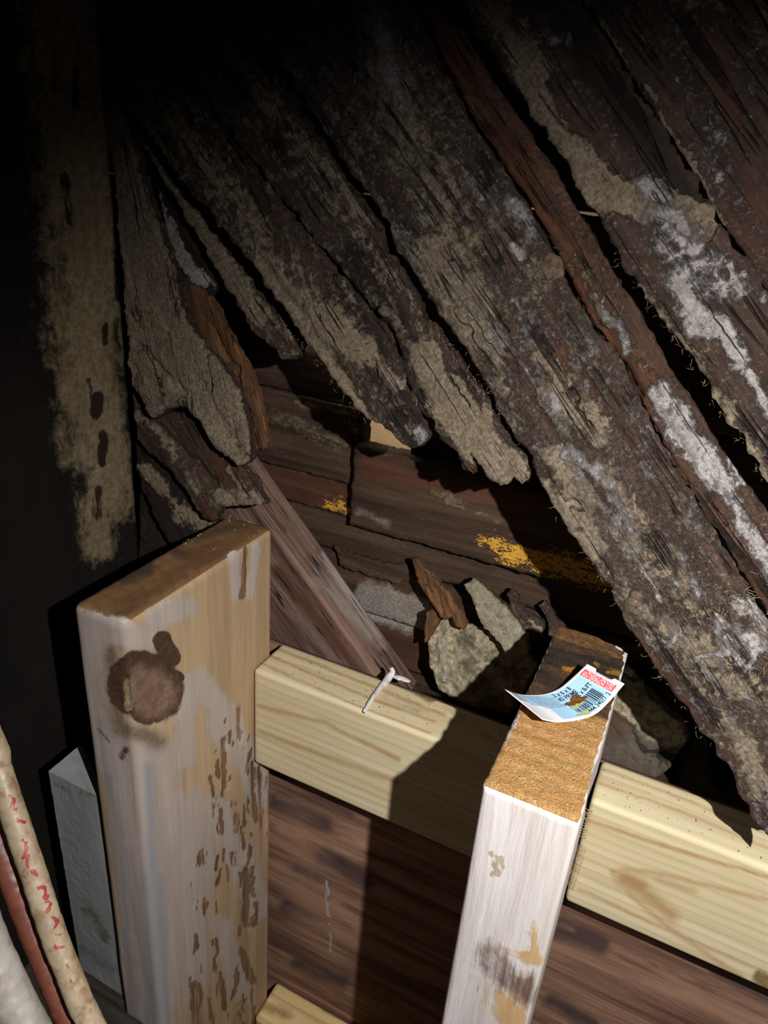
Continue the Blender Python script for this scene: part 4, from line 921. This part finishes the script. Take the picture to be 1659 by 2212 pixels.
def text_on(name, body, size, u, v, ang, mat, off=.0003, align='LEFT', bold=0.0, xs=1.0, fit=None):
    cu = bpy.data.curves.new('t', 'FONT'); cu.body = body; cu.size = size; cu.align_x = align; cu.offset = bold; cu.resolution_u = 2
    to = bpy.data.objects.new('t', cu); C.objects.link(to)
    dg = bpy.context.evaluated_depsgraph_get(); me = bpy.data.meshes.new_from_object(to.evaluated_get(dg))
    co = np.zeros(len(me.vertices)*3); me.vertices.foreach_get('co', co); co = co.reshape(-1, 3)
    c, s = math.cos(ang), math.sin(ang)
    if fit: xs = fit/max(co[:, 0].max(), 1e-6)
    X = co[:, 0]*xs
    P = surf(u+X*c-co[:, 1]*s, v+X*s+co[:, 1]*c, off)-tag_org
    me.vertices.foreach_set('co', P.astype(np.float32).ravel()); me.update(); me.name = name
    bpy.data.objects.remove(to)
    return link(name, me, mat, tag_root)
FS = WID*.165
text_on('printed_text', '2 x 6 x 8', FS, L_*.485, W_*.79, 0, M_INK, bold=.00006, fit=L_*.20)['label'] = 'black size text 2 x 6 x 8'
text_on('printed_text', '#2 PRIME', FS, L_*.485, W_*.64, 0, M_INK, bold=.00006, fit=L_*.21)['label'] = 'black grade text'
text_on('printed_text', '2 x 8-FT', FS, L_*.655, W_*.535, 0, M_INK, bold=.00006, fit=L_*.18)['label'] = 'black length text ending 8-FT'
text_on('printed_text', '3444 34077  2', FS*.92, L_*.56, W_*.075, 0, M_INK, bold=.00003, fit=L_*.28)['label'] = 'barcode number'
text_on('printed_text', 'NOT INTENDED FOR', L_*.050, L_*.872+L_*.030, W_*.13, math.pi/2, M_INKW, bold=.00002, fit=W_*.77)['label'] = 'white warning text, first line'
text_on('printed_text', 'GROUND CONTACT', L_*.050, L_*.872+L_*.069, W_*.13, math.pi/2, M_INKW, bold=.00002, fit=W_*.77)['label'] = 'white warning text, second line'
rb = random.Random(3); bars = []; u = L_*.50
while u < L_*.80:
    wb = rb.choice([.00022, .00035, .0005, .0007]); bars.append((u, W_*.19, u+wb, W_*(.50 if u < L_*.70 else .49))); u += wb+rb.choice([.00025, .0003, .00045])
o = sheet('barcode', bars, M_INK, .0003, 'black barcode bars'); 
gl = []
for k in range(9):
    v0 = W_*(.88-.052*k); u0 = L_*(.16+.012*k)
    x = u0
    while x < L_*(.46 if k > 1 else .36):
        wx = rb.uniform(.0006, .0022); gl.append((x, v0, x+wx, v0+W_*.026)); x += wx+.0004
sheet('small_print', gl, M_INKG, .00028, 'grey small print')
sheet('small_print', [(L_*(.03+.002*k), W_*(.90-.05*k), L_*(.13+.002*k), W_*(.925-.05*k)) for k in range(6)], M_INKG, .00028, 'grey small print at the raised left end')
def blot(name, cu, cv, ru, rv, mat, seed, off):
    r0 = random.Random(seed); V = [surf(cu, cv, off)]; Fc = []; n = 36
    for ring in (1, 2):
        for k in range(n):
            a = 2*math.pi*k/n; j = 1+(.35*(r0.random()-.5)+.25*math.sin(3*a+seed)) if ring == 2 else .5
            V.append(surf(cu+math.cos(a)*ru*j*(1 if ring == 2 else 1), cv+math.sin(a)*rv*j, off))
    for k in range(n):
        Fc.append((0, 1+k, 1+(k+1) % n)); Fc.append((1+k, 1+n+k, 1+n+(k+1) % n, 1+(k+1) % n))
    me = make_mesh(name, np.array(V)-tag_org, Fc); return link(name, me, mat, tag_root)
blot('yellow_stain', L_*.55, W_*.42, .0042, .0026, M_YEL, 2, .00033); blot('yellow_stain', L_*.53, W_*.12, .0036, .0014, M_YEL, 5, .00033)
blot('rust_stain', L_*.60, W_*.50, .0056, .0026, M_RUSTY, 4, .00038)

# ================================================================= FIBRES, CRUMBS
def crumbs(name, pts, mat, label, cat, parent=None, r=(.0004, .0011), seed=1):
    rn = random.Random(seed); V = []; Fc = []
    for p in pts:
        s = rn.uniform(*r); b = len(V); ax = [rn.uniform(.5, 1.4)*s for _ in range(3)]
        for dx, dy, dz in ((1, 0, 0), (-1, 0, 0), (0, 1, 0), (0, -1, 0), (0, 0, 1), (0, 0, -1)):
            V.append(np.array(p)+np.array([dx*ax[0], dy*ax[1], dz*ax[2]])*rn.uniform(.8, 1.2))
        for f in ((0, 2, 4), (2, 1, 4), (1, 3, 4), (3, 0, 4), (2, 0, 5), (1, 2, 5), (3, 1, 5), (0, 3, 5)): Fc.append(tuple(b+i for i in f))
    V = np.array(V); c0 = V.mean(0); me = make_mesh(name, V-c0, Fc, smooth=False); o = link(name, me, mat, None, Matrix.Translation(Vector(c0)))
    return tag(o, label, cat, kind='stuff')
rn = random.Random(9)
pts = []
for cxp, cyp, s, n in ((385, 1165, 18, 14), (545, 1125, 22, 26), (420, 1170, 30, 12), (500, 1130, 30, 12)):
    for _ in range(n):
        p = at_z(rn.gauss(cxp, s), rn.gauss(cyp, s*.5), PT+.0004)
        if -.280 < p[0] < -.245 and .235 < p[1] < .366: pts.append(p)
crumbs('sawdust', pts, M_FIBRE, 'pale sawdust crumbs scattered on top of the left post', 'sawdust', r=(.0002, .0007))
pts = []
for _ in range(260):
    x = rn.uniform(-.22, .12); y = rn.uniform(.345, .377)
    if -.046 < x < 0: continue
    pts.append((x, y, zz(RZ)+.0002))
M_DUST = plain('dark_dust', '#4a3d2c', .9)
crumbs('wood_dust', pts, M_DUST, 'fine dark specks of dust lying along the tops of the upper pine rails', 'dust', r=(.0002, .0005), seed=4)

def fibres(name, path, n, length, off, label, seed, mat=M_FIBRE, r=.00011, spread=5):
    """hair-like wood fibres and mould threads hanging on a plank edge"""
    rn = random.Random(seed); V = []; Fc = []
    P = catmull([(x, y, 0) for x, y in path], 20)
    for _ in range(n):
        c = P[rn.randrange(len(P))]; p = on(c[0]+rn.gauss(0, spread), c[1]+rn.gauss(0, spread), plane_off(off), PN)
        d = np.array([rn.gauss(0, 1), rn.gauss(-.4, .5), rn.gauss(-.3, 1)]); d /= np.linalg.norm(d); k = 5; cur = np.array(p); ln_ = length*rn.uniform(.4, 1.3)
        a = np.cross(d, [0, 1, .1]); a /= np.linalg.norm(a)+1e-9; b2 = np.cross(d, a); b0 = len(V)
        for i in range(k+1):
            rr_ = r*(1-.7*i/k)
            for q in range(3):
                an = q*2.094; V.append(cur+rr_*(math.cos(an)*a+math.sin(an)*b2))
            d = d+np.array([rn.gauss(0, .5), rn.gauss(0, .3), rn.gauss(0, .5)]); d /= np.linalg.norm(d); cur = cur+d*ln_*.6/k
        for i in range(k):
            for q in range(3):
                A_ = b0+i*3+q; B_ = b0+i*3+(q+1) % 3; Fc.append((A_, B_, B_+3, A_+3))
    V = np.array(V); c0 = V.mean(0); me = make_mesh(name, V-c0, Fc); o = link(name, me, mat, None, Matrix.Translation(Vector(c0)))
    return tag(o, label, 'fibres', kind='stuff')
fibres('wood_fibres', [(1000, 745), (1075, 880), (1160, 1030), (1262, 1200), (1340, 1310), (1440, 1480), (1560, 1640)], 60, .006, .001, 'short pale fibres along the lower left edge of the widest plank', 1)
fibres('wood_fibres', [(1330, 545), (1472, 745), (1560, 890), (1655, 1040)], 80, .006, .001, 'pale fibres fringing the plank right of the widest black gap', 2)
fibres('wood_fibres', [(1080, 400), (1180, 520), (1300, 660), (1420, 820), (1560, 1010), (1650, 1120)], 36, .007, -.0005, 'pale curled fibres on the narrow red-brown board', 3)
fibres('wood_fibres', [(930, 690), (1000, 790), (1070, 900)], 60, .005, .003, 'short pale fibres at the edge of the plank with the cream-crusted tip', 4)
fibres('wood_fibres', [(560, 660), (650, 740), (760, 870), (850, 935)], 80, .006, .004, 'pale fibres on the left edge of the dim plank over the bright hole', 6)
fibres('wood_fibres', [(1450, 1400), (1600, 1300), (1650, 1400), (1560, 1500)], 160, .009, -.001, 'web of white mould threads on the lower part of the widest plank', 7, spread=26)

# daylight reaching the siding outside
dl = bpy.data.lights.new('daylight', 'AREA'); dl.energy = .5; dl.size = .10; dl.color = (1, .93, .82)
do = bpy.data.objects.new('daylight', dl); C.objects.link(do); do.location = (-.28, .50, zz(-.06))
do.rotation_euler = (Vector((-.20, .60, zz(-.20)))-do.location).to_track_quat('-Z', 'Y').to_euler()
